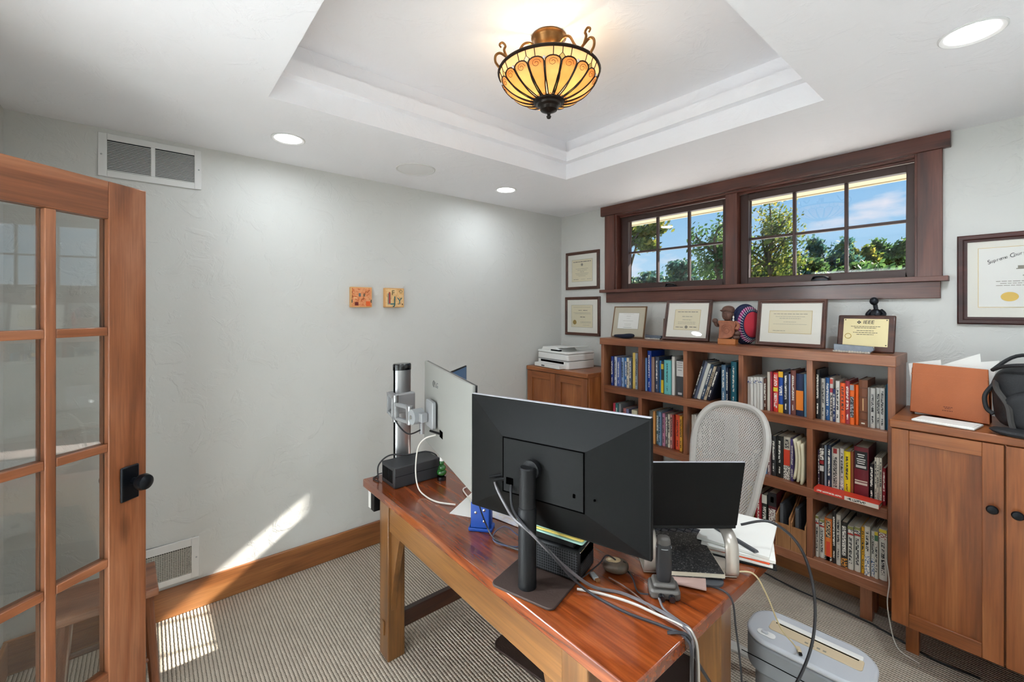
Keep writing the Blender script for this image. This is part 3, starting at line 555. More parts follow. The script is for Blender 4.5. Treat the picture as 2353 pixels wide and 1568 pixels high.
# ------------------------------------------------------------------ books: cubby (row, bay) -> (x, width, height, colour, look|print)
BOOKS = [
 (0,0,[(0.769,0.026,0.221,'14327f','thin navy paperback|t'),(0.798,0.023,0.221,'c9cad2','pale grey paperback|t'),(0.821,0.035,0.217,'4a62a0','blue and white paperback|t'),(0.856,0.025,0.217,'8aa4c8','light blue paperback|t'),(0.881,0.031,0.219,'3a74b4','mid blue paperback|t'),(0.912,0.022,0.222,'d8ccb4','cream paperback|t'),(0.934,0.023,0.221,'5a6474','grey navy paperback|t'),(0.958,0.024,0.262,'e2c466','tall pale yellow book|p'),(0.983,0.021,0.262,'9aa6b4','tall blue grey book|t')]),
 (0,1,[(1.058,0.016,0.234,'6c90c0','thin light blue book|p'),(1.075,0.032,0.287,'0e3a9a','tall royal blue book|t'),(1.108,0.024,0.245,'8f7468','taupe book|p'),(1.133,0.031,0.248,'34435e','slate blue book with white lettering|t'),(1.165,0.018,0.223,'2f78b8','bright blue book|p'),(1.185,0.021,0.221,'2a2a24','black and yellow book|y'),(1.209,0.051,0.233,'66b8b8','thick turquoise book|t'),(1.261,0.023,0.260,'dcdad4','tall white book|p'),(1.294,0.057,0.241,'46484c','dark grey box file with a white label|L')]),
 (0,2,[(1.602,0.028,0.237,'4a6a84','steel blue book|t'),(1.631,0.013,0.223,'1a2440','thin navy book|t'),(1.646,0.012,0.217,'14181e','thin black book|p'),(1.660,0.033,0.262,'13667a','tall teal book|t')]),
 (0,3,[(1.739,0.018,0.179,'d8d6d0','white set volume with blue band|B'),(1.757,0.018,0.181,'d8d6d0','white set volume with blue band|B'),(1.775,0.018,0.184,'d8d6d0','white set volume with blue band|B'),(1.793,0.018,0.186,'d8d6d0','white set volume with blue band|B'),(1.811,0.017,0.188,'d8d6d0','white set volume with blue band|B'),(1.829,0.016,0.181,'5a3426','brown patterned paperback|t'),(1.847,0.018,0.222,'cfc6b8','cream book|p'),(1.866,0.011,0.224,'9c2236','thin crimson book|p'),(1.879,0.026,0.222,'d8382c','red book with a yellow label|Y'),(1.907,0.024,0.231,'14489c','blue book with yellow ends|E'),(1.933,0.027,0.232,'1c2236','navy book with bold white lettering|t'),(1.961,0.009,0.222,'8c94c0','thin lavender book|p'),(1.970,0.026,0.246,'6c3830','tall brown red book|t'),(1.997,0.036,0.230,'16284e','navy book with an orange label|O'),(2.033,0.016,0.231,'70a0c0','light blue book|p')]),
 (0,4,[(2.091,0.017,0.261,'141418','tall black book with white lettering|t'),(2.108,0.009,0.219,'3c4044','thin charcoal book|p'),(2.118,0.016,0.217,'b0aca4','light grey paperback|t'),(2.134,0.019,0.223,'26588c','blue book|t'),(2.154,0.015,0.225,'d2cac0','white book with red marks|R'),(2.169,0.012,0.169,'1e2e5c','short navy book|t'),(2.182,0.017,0.213,'d6d2ca','white paperback|t'),(2.200,0.023,0.204,'e05a26','orange book|t'),(2.223,0.019,0.218,'98303a','maroon book|t'),(2.242,0.019,0.202,'e06420','orange book with a grey label|G'),(2.262,0.014,0.201,'e8641e','plain bright orange book|p'),(2.278,0.036,0.230,'74462e','thick brown leather book|H'),(2.315,0.008,0.196,'8c8a84','thin grey book|p'),(2.324,0.020,0.195,'bcbab4','pale grey volume, first of three alike|t'),(2.345,0.017,0.198,'bcbab4','pale grey volume, second of three alike|t'),(2.363,0.018,0.200,'bcbab4','pale grey volume, third of three alike|t'),(2.381,0.007,0.216,'1c4a5c','thin dark teal booklet|p'),(2.389,0.007,0.224,'3a86b4','thin sky blue booklet|p')]),
 (1,0,[(0.780,0.022,0.228,'b8324a','pinkish red book|p'),(0.803,0.024,0.232,'3c7a7c','teal book|t'),(0.829,0.021,0.232,'8a8e92','grey binder|p'),(0.872,0.027,0.205,'b06a6a','small pink booklet|t'),(0.902,0.024,0.206,'6a6a8c','small violet booklet|t'),(0.953,0.049,0.208,'d6d2b4','thick cream booklet|p')]),
 (1,1,[(1.095,0.031,0.229,'5e5a50','tall grey brown book|L2'),(1.127,0.018,0.230,'c4884a','tan book|p'),(1.148,0.023,0.232,'4a6a74','blue green book|t'),(1.172,0.021,0.234,'6c88a4','grey blue book|t'),(1.194,0.023,0.227,'b87a94','mauve book|t'),(1.220,0.017,0.227,'5c5c5e','grey book|t'),(1.238,0.016,0.227,'d6cdbc','cream book|t'),(1.255,0.020,0.230,'cc8c84','salmon pink book|t'),(1.276,0.014,0.231,'8c1e1c','thin dark red book|p'),(1.292,0.033,0.234,'e05228','thick orange red book|t'),(1.330,0.020,0.234,'e0a030','yellow orange book|t')]),
 (1,2,[(1.391,0.019,0.255,'d2ccc2','tall white book|p'),(1.411,0.017,0.259,'dcd8d0','second tall white book|p'),(1.436,0.036,0.222,'1c1c1c','black book with an orange foot|F'),(1.474,0.026,0.224,'3c4a40','dark green book|t'),(1.501,0.030,0.222,'20201e','black book with white lettering|t')]),
 (1,3,[(1.770,0.037,0.100,'30302e','black book|t'),(1.808,0.033,0.100,'5a5e60','grey book|t'),(1.843,0.022,0.108,'6c92b8','light blue book|p'),(1.867,0.017,0.182,'8c6a6a','red and white book|t'),(1.886,0.023,0.225,'2c2c2e','dark grey book|t'),(1.911,0.036,0.232,'161816','black book with large white lettering|t'),(1.949,0.034,0.236,'ccc4b4','white book with a red flame and black foot|A'),(1.985,0.016,0.230,'5c4c8c','purple book|t')]),
 (1,4,[(2.109,0.009,0.199,'3a2c44','dark purple book|t'),(2.118,0.021,0.232,'26201f','black book with white patches|w'),(2.141,0.010,0.234,'7c8894','grey blue book|p'),(2.153,0.017,0.238,'1c2c46','navy book|t'),(2.171,0.032,0.228,'cac4b8','cream book with a red square|Q'),(2.205,0.017,0.231,'d0ccc8','white book with a purple foot|U'),(2.223,0.027,0.222,'e6cc1c','bright yellow book|t'),(2.250,0.013,0.227,'8a4a2a','brown book|p'),(2.265,0.058,0.258,'6c1220','very thick maroon book with a black title panel|K'),(2.325,0.018,0.184,'1a1a1c','short black book|t'),(2.345,0.009,0.221,'d2ccba','thin white booklet, first of three alike|t'),(2.355,0.009,0.224,'d2ccba','thin white booklet, second of three alike|t'),(2.365,0.010,0.226,'d2ccba','thin white booklet, third of three alike|t'),(2.376,0.013,0.180,'8c1424','short red book|t')]),
 (2,3,[(1.748,0.039,0.272,'b8942c','gold yellow book|t'),(1.796,0.035,0.242,'9c1826','red book|t'),(1.834,0.027,0.246,'202620','black book with a white head|h'),(1.864,0.044,0.266,'5c1a20','maroon book with a black head|K2')]),
 (2,4,[(2.092,0.015,0.219,'c4bfb4','white manual with a dark head|h2'),(2.108,0.022,0.204,'d2cec4','white manual with a blue red head|h2'),(2.131,0.034,0.219,'e07a34','orange and cream manual|O2'),(2.167,0.015,0.268,'262422','tall black manual|t'),(2.183,0.020,0.257,'c2bcb0','tall white manual|t'),(2.204,0.027,0.228,'2e2a26','dark manual with an orange foot|F'),(2.232,0.024,0.219,'d0ccc0','white manual with a navy head, left of a pair|h2'),(2.258,0.025,0.224,'d0ccc0','white manual with a navy head, right of a pair|h2'),(2.285,0.013,0.230,'d8a020','yellow and black manual|t'),(2.299,0.022,0.242,'d8d2c4','white manual with a blue foot|f2'),(2.323,0.014,0.224,'c8c4ba','pale manual with a blue foot|f2'),(2.338,0.014,0.230,'cfcabc','white manual with a green head|h3'),(2.353,0.031,0.248,'d6d2c8','wide white manual with a red head|h4')]),
]
ROWN = ['top', 'middle', 'bottom']; BAYN = ['first', 'second', 'third', 'fourth', 'fifth']; ORD = ['first', 'second', 'third', 'fourth', 'fifth', 'sixth', 'seventh', 'eighth', 'ninth', 'tenth', 'eleventh', 'twelfth', 'thirteenth', 'fourteenth', 'fifteenth', 'sixteenth', 'seventeenth', 'eighteenth']
def lum(h): c = lin(h); return .3 * c[0] + .6 * c[1] + .1 * c[2]
def book(label, group, w_, h_, dp, col, st, loc, rot=(0, 0, 0), hard=None):
    """upright book, spine facing local -y, origin at the bottom centre of the spine"""
    t = thing('book', label, 'book', loc, group=group, rot=rot); W = w_ / 2 - .0004; th = min(.0028, W * .3)
    c = MB(); c.box(-W, -W + th, 0, dp, 0, h_).box(W - th, W, 0, dp, 0, h_)
    n = 5; cv = min(.006, W * .5); pts = [(-W + 2 * W * k / n, -cv * math.sin(math.pi * k / n)) for k in range(n + 1)]
    c.prism(pts + [(W, th), (-W, th)], 0, h_)
    colr(c.build('cover', 'cover', t), col)
    B(-W + th, W - th, th, dp - .004, .003, h_ - .003).build('pages', 'pages', t)
    yf = -cv - .0006; dark = lum(col) > .22; pm = 'print_dark' if dark else 'print_light'
    def lab(z0, z1, c_, m_='label', wf=.86, nm='spine_label'): colr(B(-W * wf, W * wf, yf, -cv * .3 if cv > .002 else .001, z0 * h_, z1 * h_).build(nm, m_, t), c_)
    def bars(rows, c_):
        b_ = MB()
        for zf, wf in rows: b_.box(-W * wf, W * wf, yf - .0005, yf + .0004, zf * h_ - .0022, zf * h_ + .0022)
        colr(b_.build('label_lines', 'label', t, kind='stuff'), c_)
    if st == 't': nr = min(.5, .0045 / W); z_ = random.uniform(.30, .42); lab(z_, random.uniform(.84, .93), col, pm, nr, 'spine_lettering'); lab(.10, z_ - .10, col, pm, nr * .7, 'spine_lettering')
    elif st == 'B': lab(.80, .90, '4a5a8c', 'print_light')
    elif st == 'L': lab(.55, .97, 'd8d8d6', 'label'); bars(((.92, .6), (.86, .7), (.80, .7), (.72, .5)), '8a8a88'); lab(.04, .10, 'c8ccd0', 'label', .5)
    elif st == 'L2': lab(.03, .50, '6a6a62', 'label', .9); lab(.52, .80, '6a4a3c')
    elif st == 'y': lab(.02, .42, 'd8b820'); lab(.76, .92, 'c8b030')
    elif st == 'Y': lab(.52, .62, 'e0d040'); lab(.10, .48, col, 'print_light', .6); lab(.66, .95, col, 'print_light', .6)
    elif st == 'E': lab(.0, .20, 'e8b020', wf=1); lab(.86, 1.0, 'e8b020', wf=1); lab(.42, .66, col, 'print_light', .6)
    elif st == 'O': lab(.14, .60, 'e88020', wf=.95)
    elif st == 'R': lab(.66, .76, 'a83040'); lab(.86, .97, 'b84034'); lab(.1, .6, col, 'print_dark', .5)
    elif st == 'G': lab(.18, .70, '9a9ca0', 'print_dark', .8); lab(.86, .99, '9a9ca0')
    elif st == 'H':
        for z in (.13, .30, .62, .82): lab(z, z + .018, '5c3420')
        lab(.34, .60, 'c8a070', 'label', .12); lab(.05, .08, 'd8d0c0', wf=.4)
    elif st == 'F': lab(.0, .20, 'd8953c', 'print_dark', .97); lab(.26, .92, col, 'print_light', .6)
    elif st == 'A': lab(.0, .32, '1a1a1c', 'print_light', .97); lab(.33, .70, 'd8452c', wf=.9); lab(.74, .94, col, 'print_dark', .6)
    elif st == 'w': lab(.40, .52, 'd8d4cc'); lab(.66, .92, col, 'print_light'); lab(.56, .64, '8c1c20')
    elif st == 'Q': lab(.88, .99, '8c2020', wf=.5); lab(.12, .8, col, 'print_dark', .5)
    elif st == 'U': lab(.0, .22, '4a2a6c', 'print_light', .97); lab(.3, .9, col, 'print_dark', .5)
    elif st == 'K':
        lab(.58, .92, '141416', 'label', .86); bars(((.86, .5), (.82, .4), (.77, .62), (.73, .55), (.69, .5), (.64, .7), (.615, .7)), 'd8d4cc'); lab(.28, .32, 'd0c0b0'); lab(.34, .36, 'd0c0b0')
    elif st == 'K2': lab(.72, 1.0, '1c1a1c', wf=1); lab(.80, .92, 'd8c8b0', wf=.4); lab(.36, .66, col, 'print_light', .8)
    elif st == 'h': lab(.80, 1.0, 'd8d4c8', wf=.97); lab(.2, .72, col, 'print_light', .6)
    elif st == 'h2': lab(.84, .93, '22243a', 'print_light', .97); lab(.80, .84, 'a83028', wf=.97); lab(.93, .99, '8c8c50', wf=.97); lab(.14, .74, col, 'print_dark', .5)
    elif st == 'h3': lab(.80, .92, '3c6a4c', wf=.97); lab(.92, .99, 'c8b030', wf=.97); lab(.14, .74, col, 'print_dark', .5)
    elif st == 'h4': lab(.80, .92, '8c2020', 'print_light', .97); lab(.93, .99, 'c8b030', wf=.97); lab(.10, .74, col, 'print_dark', .4)
    elif st == 'f2': lab(.0, .40, '1e4a74', 'print_light', .97); lab(.5, .9, col, 'print_dark', .5)
    elif st == 'O2': lab(.0, .45, 'd8452c', wf=.5); lab(.55, .95, 'e8d0a8', 'print_dark', .6); lab(.0, .1, 'e0dccc', 'print_dark', .97)
    return t
for (row, bay, lst) in BOOKS:
    lo, hi = DIV[bay] + .016, DIV[bay + 1] - .016
    if (row, bay) == (0, 2): lo = 1.575
    a, b_ = lst[0][0], max(q[0] + q[1] for q in lst)
    sh = max(lo - a, 0); sc = min(1.0, (hi - max(a, lo)) / (b_ - a)); start = max(a, lo); cur = start
    for i, (x, w_, h_, col, ls) in enumerate(lst):
        look, st = ls.split('|'); xx = max(start + (x - a) * sc, cur); ww = min(w_ * sc, hi - xx); cur = xx + ww
        dp = random.uniform(.145, .185) if h_ > .15 else .12; yy = -.258 + random.uniform(-.006, .012)
        lb = f"{look}, {ORD[i]} from left in the {ROWN[row]} row's {BAYN[bay]} cubby"
        if len(lb.split()) > 16: lb = f"{look}, {ROWN[row]} row, {BAYN[bay]} cubby"
        book(lb, f'books in the {ROWN[row]} row of the bookcase', ww, h_, dp, col, st, (xx + ww / 2, yy, SZ[row] + .0005))
# leaning books in the third cubby of the top row
a = R(17); x = 1.412
for i, (w_, h_, col, look, st) in enumerate(((.014, .262, '141c2e', 'thin black book', 't'), (.020, .258, '5c6478', 'slate grey book', 'p'), (.026, .245, 'd0d0c8', 'white and teal book', 'p'), (.020, .240, '26405c', 'dark blue book', 't'), (.020, .228, 'b8a890', 'tan and black book', 't'), (.026, .232, '12182c', 'navy book', 't'))):
    w_ *= .9
    tb = book(f"{look} leaning right, {ORD[i]} leaning one in the top row's third cubby", 'leaning books in the top row of the bookcase', w_, h_, .16, col, st, (0, 0, 0))
    # lower right edge rests on the shelf
    tb.rotation_euler = (0, a, 0); tb.location = (x + (w_ / 2) * math.cos(a), -.255, SZ[0] + .0008 + (w_ / 2) * math.sin(a)); x += w_ / math.cos(a) + .0006
# book lying flat in front of the fifth cubby, middle row
t = thing('book', 'long red and white book lying flat in front of the middle row', 'book', (2.247, -.270, SZ[1] + .0005), rz=R(-2))
colr(MB().box(-.132, .132, -.062, .004, 0, .0025).box(-.132, .132, -.062, .004, .0195, .022).box(-.132, .132, -.064, -.0615, 0, .022).build('cover', 'cover', t), 'd03a28')
B(-.130, .130, -.061, .002, .0025, .0195).build('pages', 'pages', t)
colr(B(-.002, .131, -.0650, -.0638, .0012, .0208).build('spine_label', 'label', t), 'd8cfc0'); colr(B(.008, .082, -.0656, -.0648, .006, .017).build('spine_lettering', 'print_dark', t), 'd8cfc0'); colr(B(-.12, -.012, -.0648, -.0638, .008, .015).build('spine_lettering', 'print_light', t), 'd03a28')
# curled cream folder in the fourth cubby, middle row
t = thing('paper_folder', 'curled cream folder of loose papers at the end of the middle row', 'folder', (2.012, -.29, SZ[1] + .026))
for k in range(3):
    MB().grid(lambda u, v, k=k: (.0 + .017 * k + .012 * math.sin(math.pi * v) * (1 - .3 * k) - .006 * u, -.010 + .17 * u, .0 + .215 * v - .01 * k), 3, 10).build('sheet', 'paper2', t, solid=.010)
# wooden magazine holders in the fourth cubby, bottom row
for i, (x, lb) in enumerate(((1.922, 'tan wooden magazine holder beside the maroon book'), (1.9965, 'tan wooden magazine holder at the end of the bottom cubby'))):
    t = thing('magazine_holder', lb, 'holder', (x, -.30, SZ[2] + .0005), group='wooden magazine holders'); w_ = .072; h_ = .25; th = .006
    for xs in (0, w_ - th): MB().prism([(0, 0), (.24, 0), (.24, h_), (.15, h_), (0, .15 if i else .17)], xs, xs + th, 'x').build('side', 'tan_box', t)
    B(th, w_ - th, 0, th, 0, .13).build('front', 'tan_box', t); B(th, w_ - th, .234, .24, 0, h_).build('back', 'tan_box', t); B(th, w_ - th, th, .234, 0, th).build('base', 'tan_box', t)
    m_ = thing('magazine', f'dark magazine standing in the {"second" if i else "first"} wooden holder', 'magazine', (x + .03, -.285, SZ[2] + .007)); 
    B(-.012, .004, 0, .2, 0, .225).build('magazine_pages', 'dgrey_pl', m_)

# ================================================================== FRAMED DOCUMENTS
def framed(name, label, cat, w_, h_, fw, fm, doc, mount='matboard', loc=(0, 0, 0), rot=(0, 0, 0), lines=(), seal=None, title=None, border='ink_soft', sheet='paper2', dp=.018, group=None, glassy=True):
    """local x across, z up, front towards -y; origin bottom centre of the back"""
    t = thing(name, label, cat, loc, group=group, rot=rot); W = w_ / 2
    fr = MB()
    prof = [(0, -dp + .004), (fw * .15, -dp), (fw * .55, -dp + .001), (fw * .7, -dp + .005), (fw, -dp + .006), (fw, 0), (0, 0)]
    def corner(i, u): return [(-W + u, u), (W - u, u), (W - u, h_ - u), (-W + u, h_ - u)][i]
    n = len(prof); vs_ = []; fs = []
    for i in range(4):
        for (u, y) in prof: x, z = corner(i, u); vs_.append((x, y, z))
    for i in range(4):
        for k in range(n): fs.append((i * n + k, i * n + (k + 1) % n, ((i + 1) % 4) * n + (k + 1) % n, ((i + 1) % 4) * n + k))
    fr.add(vs_, fs); fr.build('frame', fm, t, angle=25)
    B(-W + fw * .9, W - fw * .9, -.009, -.001, fw * .9, h_ - fw * .9).build('mount', mount, t)
    x0, x1, z0, z1 = doc
    B(x0, x1, -.0098, -.0088, z0, z1).build('document', sheet, t)
    bo = .0016; g = MB()
    g.box(x0 - bo, x1 + bo, -.0102, -.009, z1, z1 + bo).box(x0 - bo, x1 + bo, -.0102, -.009, z0 - bo, z0).box(x0 - bo, x0, -.0102, -.009, z0, z1).box(x1, x1 + bo, -.0102, -.009, z0, z1)
    g.build('border_line', border, t)
    rng = random.Random(len(label)); wd = MB(); wd2 = MB(); dw = x1 - x0; dh = z1 - z0
    for (cx, zf, lf, hf, k) in lines:
        xa = x0 + dw * (cx - lf / 2); xb = x0 + dw * (cx + lf / 2); zc = z0 + dh * zf; q = xa; hh = dh * hf
        while q < xb:
            l_ = min(rng.uniform(1.6, 4.2) * hh, xb - q)
            (wd if k else wd2).box(q, q + l_, -.0102, -.0096, zc - hh * .24, zc + hh * .24); q += l_ + hh * .6
    if wd.v: wd.build('print_lines', 'ink', t, kind='stuff')
    if wd2.v: wd2.build('print_lines', 'ink_soft', t, kind='stuff')
    if seal:
        cx, cz, r_, sm = seal; pts = [(cx + r_ * (1 + .05 * (k % 2)) * math.cos(2 * math.pi * k / 36), cz + r_ * (1 + .05 * (k % 2)) * math.sin(2 * math.pi * k / 36)) for k in range(36)]
        MB().prism(pts, -.0108, -.0096, 'y').build('seal', sm, t)
    if glassy: B(-W + fw * .95, W - fw * .95, -.0122, -.0114, fw * .95, h_ - fw * .95).build('glazing', 'pic_glass', t)
    return t
DL = [(.5, .90, .86, .05, 1), (.5, .58, .6, .03, 0), (.5, .51, .45, .03, 0), (.5, .44, .2, .035, 0), (.5, .37, .65, .025, 0), (.5, .31, .55, .025, 0), (.5, .25, .35, .025, 0), (.2, .10, .24, .035, 1), (.55, .10, .2, .02, 0), (.85, .10, .2, .035, 0)]
framed('framed_diploma', 'brown framed diploma, upper of the two hung in the corner', 'picture', .386, .340, .026, 'frame_brown', (-.118, .118, .072, .268), loc=(.262, -.001, 1.753), lines=DL, seal=(0, .222, .012, 'ink_soft'), group='framed diplomas on the far wall')
framed('framed_diploma', 'brown framed diploma with a gold seal, lower of the corner pair', 'picture', .402, .346, .026, 'frame_brown', (-.125, .120, .075, .272), loc=(.262, -.001, 1.341), lines=[(.5, .90, .8, .025, 0), (.42, .76, .14, .04, 1), (.66, .76, .2, .04, 1), (.5, .65, .8, .025, 0), (.55, .60, .75, .02, 0), (.55, .46, .25, .05, 1), (.68, .24, .5, .03, 0), (.68, .19, .5, .02, 0), (.7, .10, .3, .02, 0)], seal=(-.085, .118, .020, 'gold'), group='framed diplomas on the far wall')
t = framed('framed_certificate', 'large mahogany framed court certificate with an oval gold seal', 'picture', .56, .418, .034, 'frame_dark', (-.21, .21, .080, .352), loc=(2.891, -.001, 1.508), border='gold', sheet='paper', lines=[(.5, .52, .36, .03, 0), (.52, .43, .78, .020, 0), (.53, .395, .74, .018, 0), (.52, .36, .78, .018, 0), (.75, .18, .3, .03, 0)], group='framed diplomas on the far wall')
s_ = 'Supreme Court'
for k, ch in enumerate(s_):
    if ch != ' ': text(ch, .021 if k not in (0, 8) else .027, 'ink', t, (-.178 + .0088 * k, -.0104, .286 + .034 * math.sin(math.pi * k / 40) * 1.3), (R(90), -R(20 - .7 * k), 0), shear=.2, sx=.85)
MB().prism([(-.114 + .027 * math.cos(q * math.pi / 18), .127 + .021 * math.sin(q * math.pi / 18)) for q in range(36)], -.0110, -.0096, 'y').build('seal', 'gold', t)
cb = MB(); cb.box(-.095, .03, -.0104, -.0096, .250, .254).box(-.090, -.072, -.0104, -.0096, .254, .266).box(-.068, -.03, -.0104, -.0096, .254, .276).box(-.026, .0, -.0104, -.0096, .254, .282); cb.build('vignette', 'ink_soft', t)

SH = 1.3575
lean = R(-9)
framed('framed_certificate', 'tan framed white certificate at the left end of the bookcase top', 'picture', .288, .245, .010, 'frame_tan', (-.095, .088, .068, .192), mount='matboard2', loc=(.835, -.145, SH), rot=(R(-12), 0, R(2)), sheet='paper', lines=[(.5, .93, .5, .02, 0), (.5, .8, .2, .03, 0), (.5, .66, .15, .025, 0), (.5, .5, .5, .022, 0), (.5, .3, .34, .025, 0), (.5, .2, .3, .02, 0), (.5, .08, .4, .03, 1)], dp=.014)
framed('framed_photo', 'small dark framed card half hidden behind a certificate', 'picture', .16, .15, .012, 'frame_tan', (-.062, .062, .018, .132), mount='frame_black', loc=(1.155, -.035, SH), rot=(R(-5), 0, 0), sheet=mat('dark_card', '15171c', .5), lines=[(.6, .6, .4, .08, 0), (.6, .3, .5, .08, 0)], dp=.012)
framed('framed_certificate', 'brown framed diploma on the bookcase reflecting a lamp, left of the carved figure', 'picture', .325, .285, .022, 'frame_brown', (-.088, .088, .075, .215), loc=(1.318, -.165, SH + .004), rot=(R(-14), 0, R(3)), border='gold', lines=[(.5, .90, .8, .05, 1), (.5, .66, .4, .05, 0), (.5, .5, .35, .04, 0), (.5, .38, .7, .03, 0), (.5, .3, .7, .03, 0), (.22, .12, .3, .05, 1), (.78, .14, .3, .06, 1)], seal=(0, .094, .010, 'ink_soft'))
framed('framed_certificate', 'wide brown framed cream certificate on the bookcase, right of the carved figure', 'picture', .355, .275, .022, 'frame_brown', (-.108, .108, .078, .208), loc=(1.945, -.165, SH + .004), rot=(R(-10), 0, R(-1)), border='gold', lines=[(.5, .86, .8, .05, 0), (.5, .74, .7, .03, 0), (.5, .66, .5, .035, 0), (.5, .5, .3, .03, 0), (.5, .4, .8, .025, 0), (.25, .1, .3, .04, 0)])
# award plaque
t = thing('award_plaque', 'wooden award plaque with a brass plate reading IEEE', 'plaque', (2.290, -.160, SH), rot=(R(-12), 0, R(-2)))
B(-.118, .118, -.018, 0, 0, .190).build('board', 'frame_brown', t, bevel=.006)
B(-.092, .092, -.020, -.018, .028, .170).build('brass_plate', 'brassplate', t)
text('IEEE', .026, 'ink', t, (.012, -.0206, .152), shear=.1)
MB().prism([(-.036, .152), (-.027, .161), (-.018, .152), (-.027, .143)], -.0208, -.0198, 'y').build('diamond_emblem', 'ink', t); MB().prism([(-.030, .152), (-.027, .155), (-.024, .152), (-.027, .149)], -.0212, -.0206, 'y').build('emblem_centre', 'brassplate', t)
pl = MB(); rng = random.Random(3)
for z, l_ in ((.130, .12), (.122, .09), (.108, .07), (.098, .10), (.088, .07)):
    q = -l_ / 2
    while q < l_ / 2: a = rng.uniform(.006, .014); pl.box(q, min(q + a, l_ / 2), -.0205, -.0199, z - .0012, z + .0012); q += a + .002
pl.build('print_lines', 'ink', t, kind='stuff')
MB().tube([(-.070 + .013 * math.cos(2 * math.pi * k / 28), -.0206, .078 + .013 * math.sin(2 * math.pi * k / 28)) for k in range(28)], .0014, 5, close=True).build('seal_ring', 'gold', t)
for x, z in ((-.085, .164), (.085, .164), (.085, .036)): MB().lathe([(.003, 0), (.002, .002), (.0005, .003)], n=8, m=Matrix.Translation((x, -.020, z)) @ Matrix.Rotation(R(90), 4, 'X')).build('pin', 'ink', t)
# polished stone slabs and cloth pouch
def slab(label, loc, l_, h_, rz=0, cat='paperweight'):
    t = thing('stone_slab', label, cat, loc, rz, group='blue grey stone slabs on the bookcase')
    MB().prism([(-l_ / 2, 0), (l_ / 2 - .02, 0), (l_ / 2, h_ * .5), (l_ / 2 - .004, h_), (-l_ / 2, h_ * 1.15)], -.012, .012, 'y').build('slab', 'stone', t, bevel=.002)
    ch = MB(); rng = random.Random(int(l_ * 1000))
    for k in range(14): x = -l_ / 2 + l_ * (k + .5) / 15 - .004; ch.sell((x, -.012, .004), (.007, .003, .004 + rng.random() * .003), 2, 6, 4)
    ch.build('rough_edge', mat('rough_stone', 'b4aea4', .8), t)
slab('blue grey polished stone slab in front of the brass plaque', (2.262, -.245, SH), .165, .036, R(-2)); slab('grey polished stone slab behind the navy cloth pouch', (1.072, -.155, SH), .13, .028)
t = tag(MB().sell((0, 0, .012), (.088, .028, .016), 3, 20, 8, fn=lambda v: Vector((v.x, v.y, v.z * (1 + .2 * math.sin(30 * v.x)) + max(0, v.x) * .08))).build('cloth_pouch', 'cloth_navy', loc=(.862, -.225, SH + .004)), 'flat navy cloth pouch in front of the tan framed certificate', 'pouch')
# carved figure with shield
t = thing('carved_figure', 'carved reddish wood figure holding a scrolled shield on a block', 'figurine', (1.622, -.208, SH), R(8))
B(-.052, .052, -.032, .032, 0, .036).build('base', mat('base_orange', 'a8642e', .5, var=.15), t, bevel=.003)
sh = [(-.046, .045), (-.050, .036), (-.02, .036), (.01, .040), (.034, .052), (.044, .075), (.046, .105), (.052, .128), (.048, .146), (-.045, .150), (-.050, .138), (-.042, .12), (-.044, .08)]
MB().prism(sh, -.034, -.014, 'y').build('shield', 'terra', t, bevel=.004)
rl = MB(); rl.tube([(.002 + .026 * math.cos(k * .5) * (1 - k / 30), -.036, .092 + .03 * math.sin(k * .5) * (1 - k / 30)) for k in range(24)], .003, 6).tube(crom([(-.036, -.036, .06), (-.03, -.036, .09), (-.02, -.036, .12), (.02, -.036, .128), (.036, -.036, .11), (.034, -.036, .075)], 5), .003, 6).tube([(-.046, -.036, .143), (.048, -.036, .140)], .005, 6)
rl.build('shield_relief', 'terra', t)
MB().sell((.0, .005, .095), (.042, .026, .062), 2.2).sell((.054, -.006, .072), (.02, .022, .018), 2).sell((.048, -.004, .048), (.022, .02, .016), 2).build('body', 'terra_dark', t)
hd = MB().sell((-.002, -.004, .188), (.030, .030, .040), 2.3, 20, 14).sell((-.004, -.034, .186), (.006, .008, .012), 2, 10, 6); hd.sell((-.004, -.031, .172), (.013, .006, .004), 2, 10, 6)
for x in (-.015, .009): hd.sell((x, -.028, .197), (.008, .006, .005), 2, 10, 6)
hd.sell((.030, 0, .186), (.006, .01, .012), 2, 8, 6); hd.build('head', 'terra_dark', t)
MB().sell((.002, .004, .216), (.036, .036, .026), 2.2, 20, 10).sell((-.030, -.012, .212), (.014, .012, .005), 2, 10, 6).tube(crom([(-.03, -.026, .208), (0, -.034, .214), (.03, -.024, .206)], 5), .005, 6).build('head_cap', 'terra_dark', t)
MB().tube(crom([(-.040, 0, .125), (-.060, -.012, .118), (-.066, -.024, .138)], 4), .011, 8).sell((-.068, -.026, .148), (.017, .014, .015), 2.2, 12, 8).build('raised_arm', 'terra_dark', t)
MB().tube(crom([(.042, 0, .14), (.062, -.012, .12), (.056, -.03, .095)], 4), .011, 8).build('arm', 'terra', t)
MB().sell((.033, -.004, .170), (.005, .005, .010), 2, 8, 6).sell((.033, -.006, .152), (.006, .005, .008), 2, 8, 6).build('ear_ring', 'paper', t)
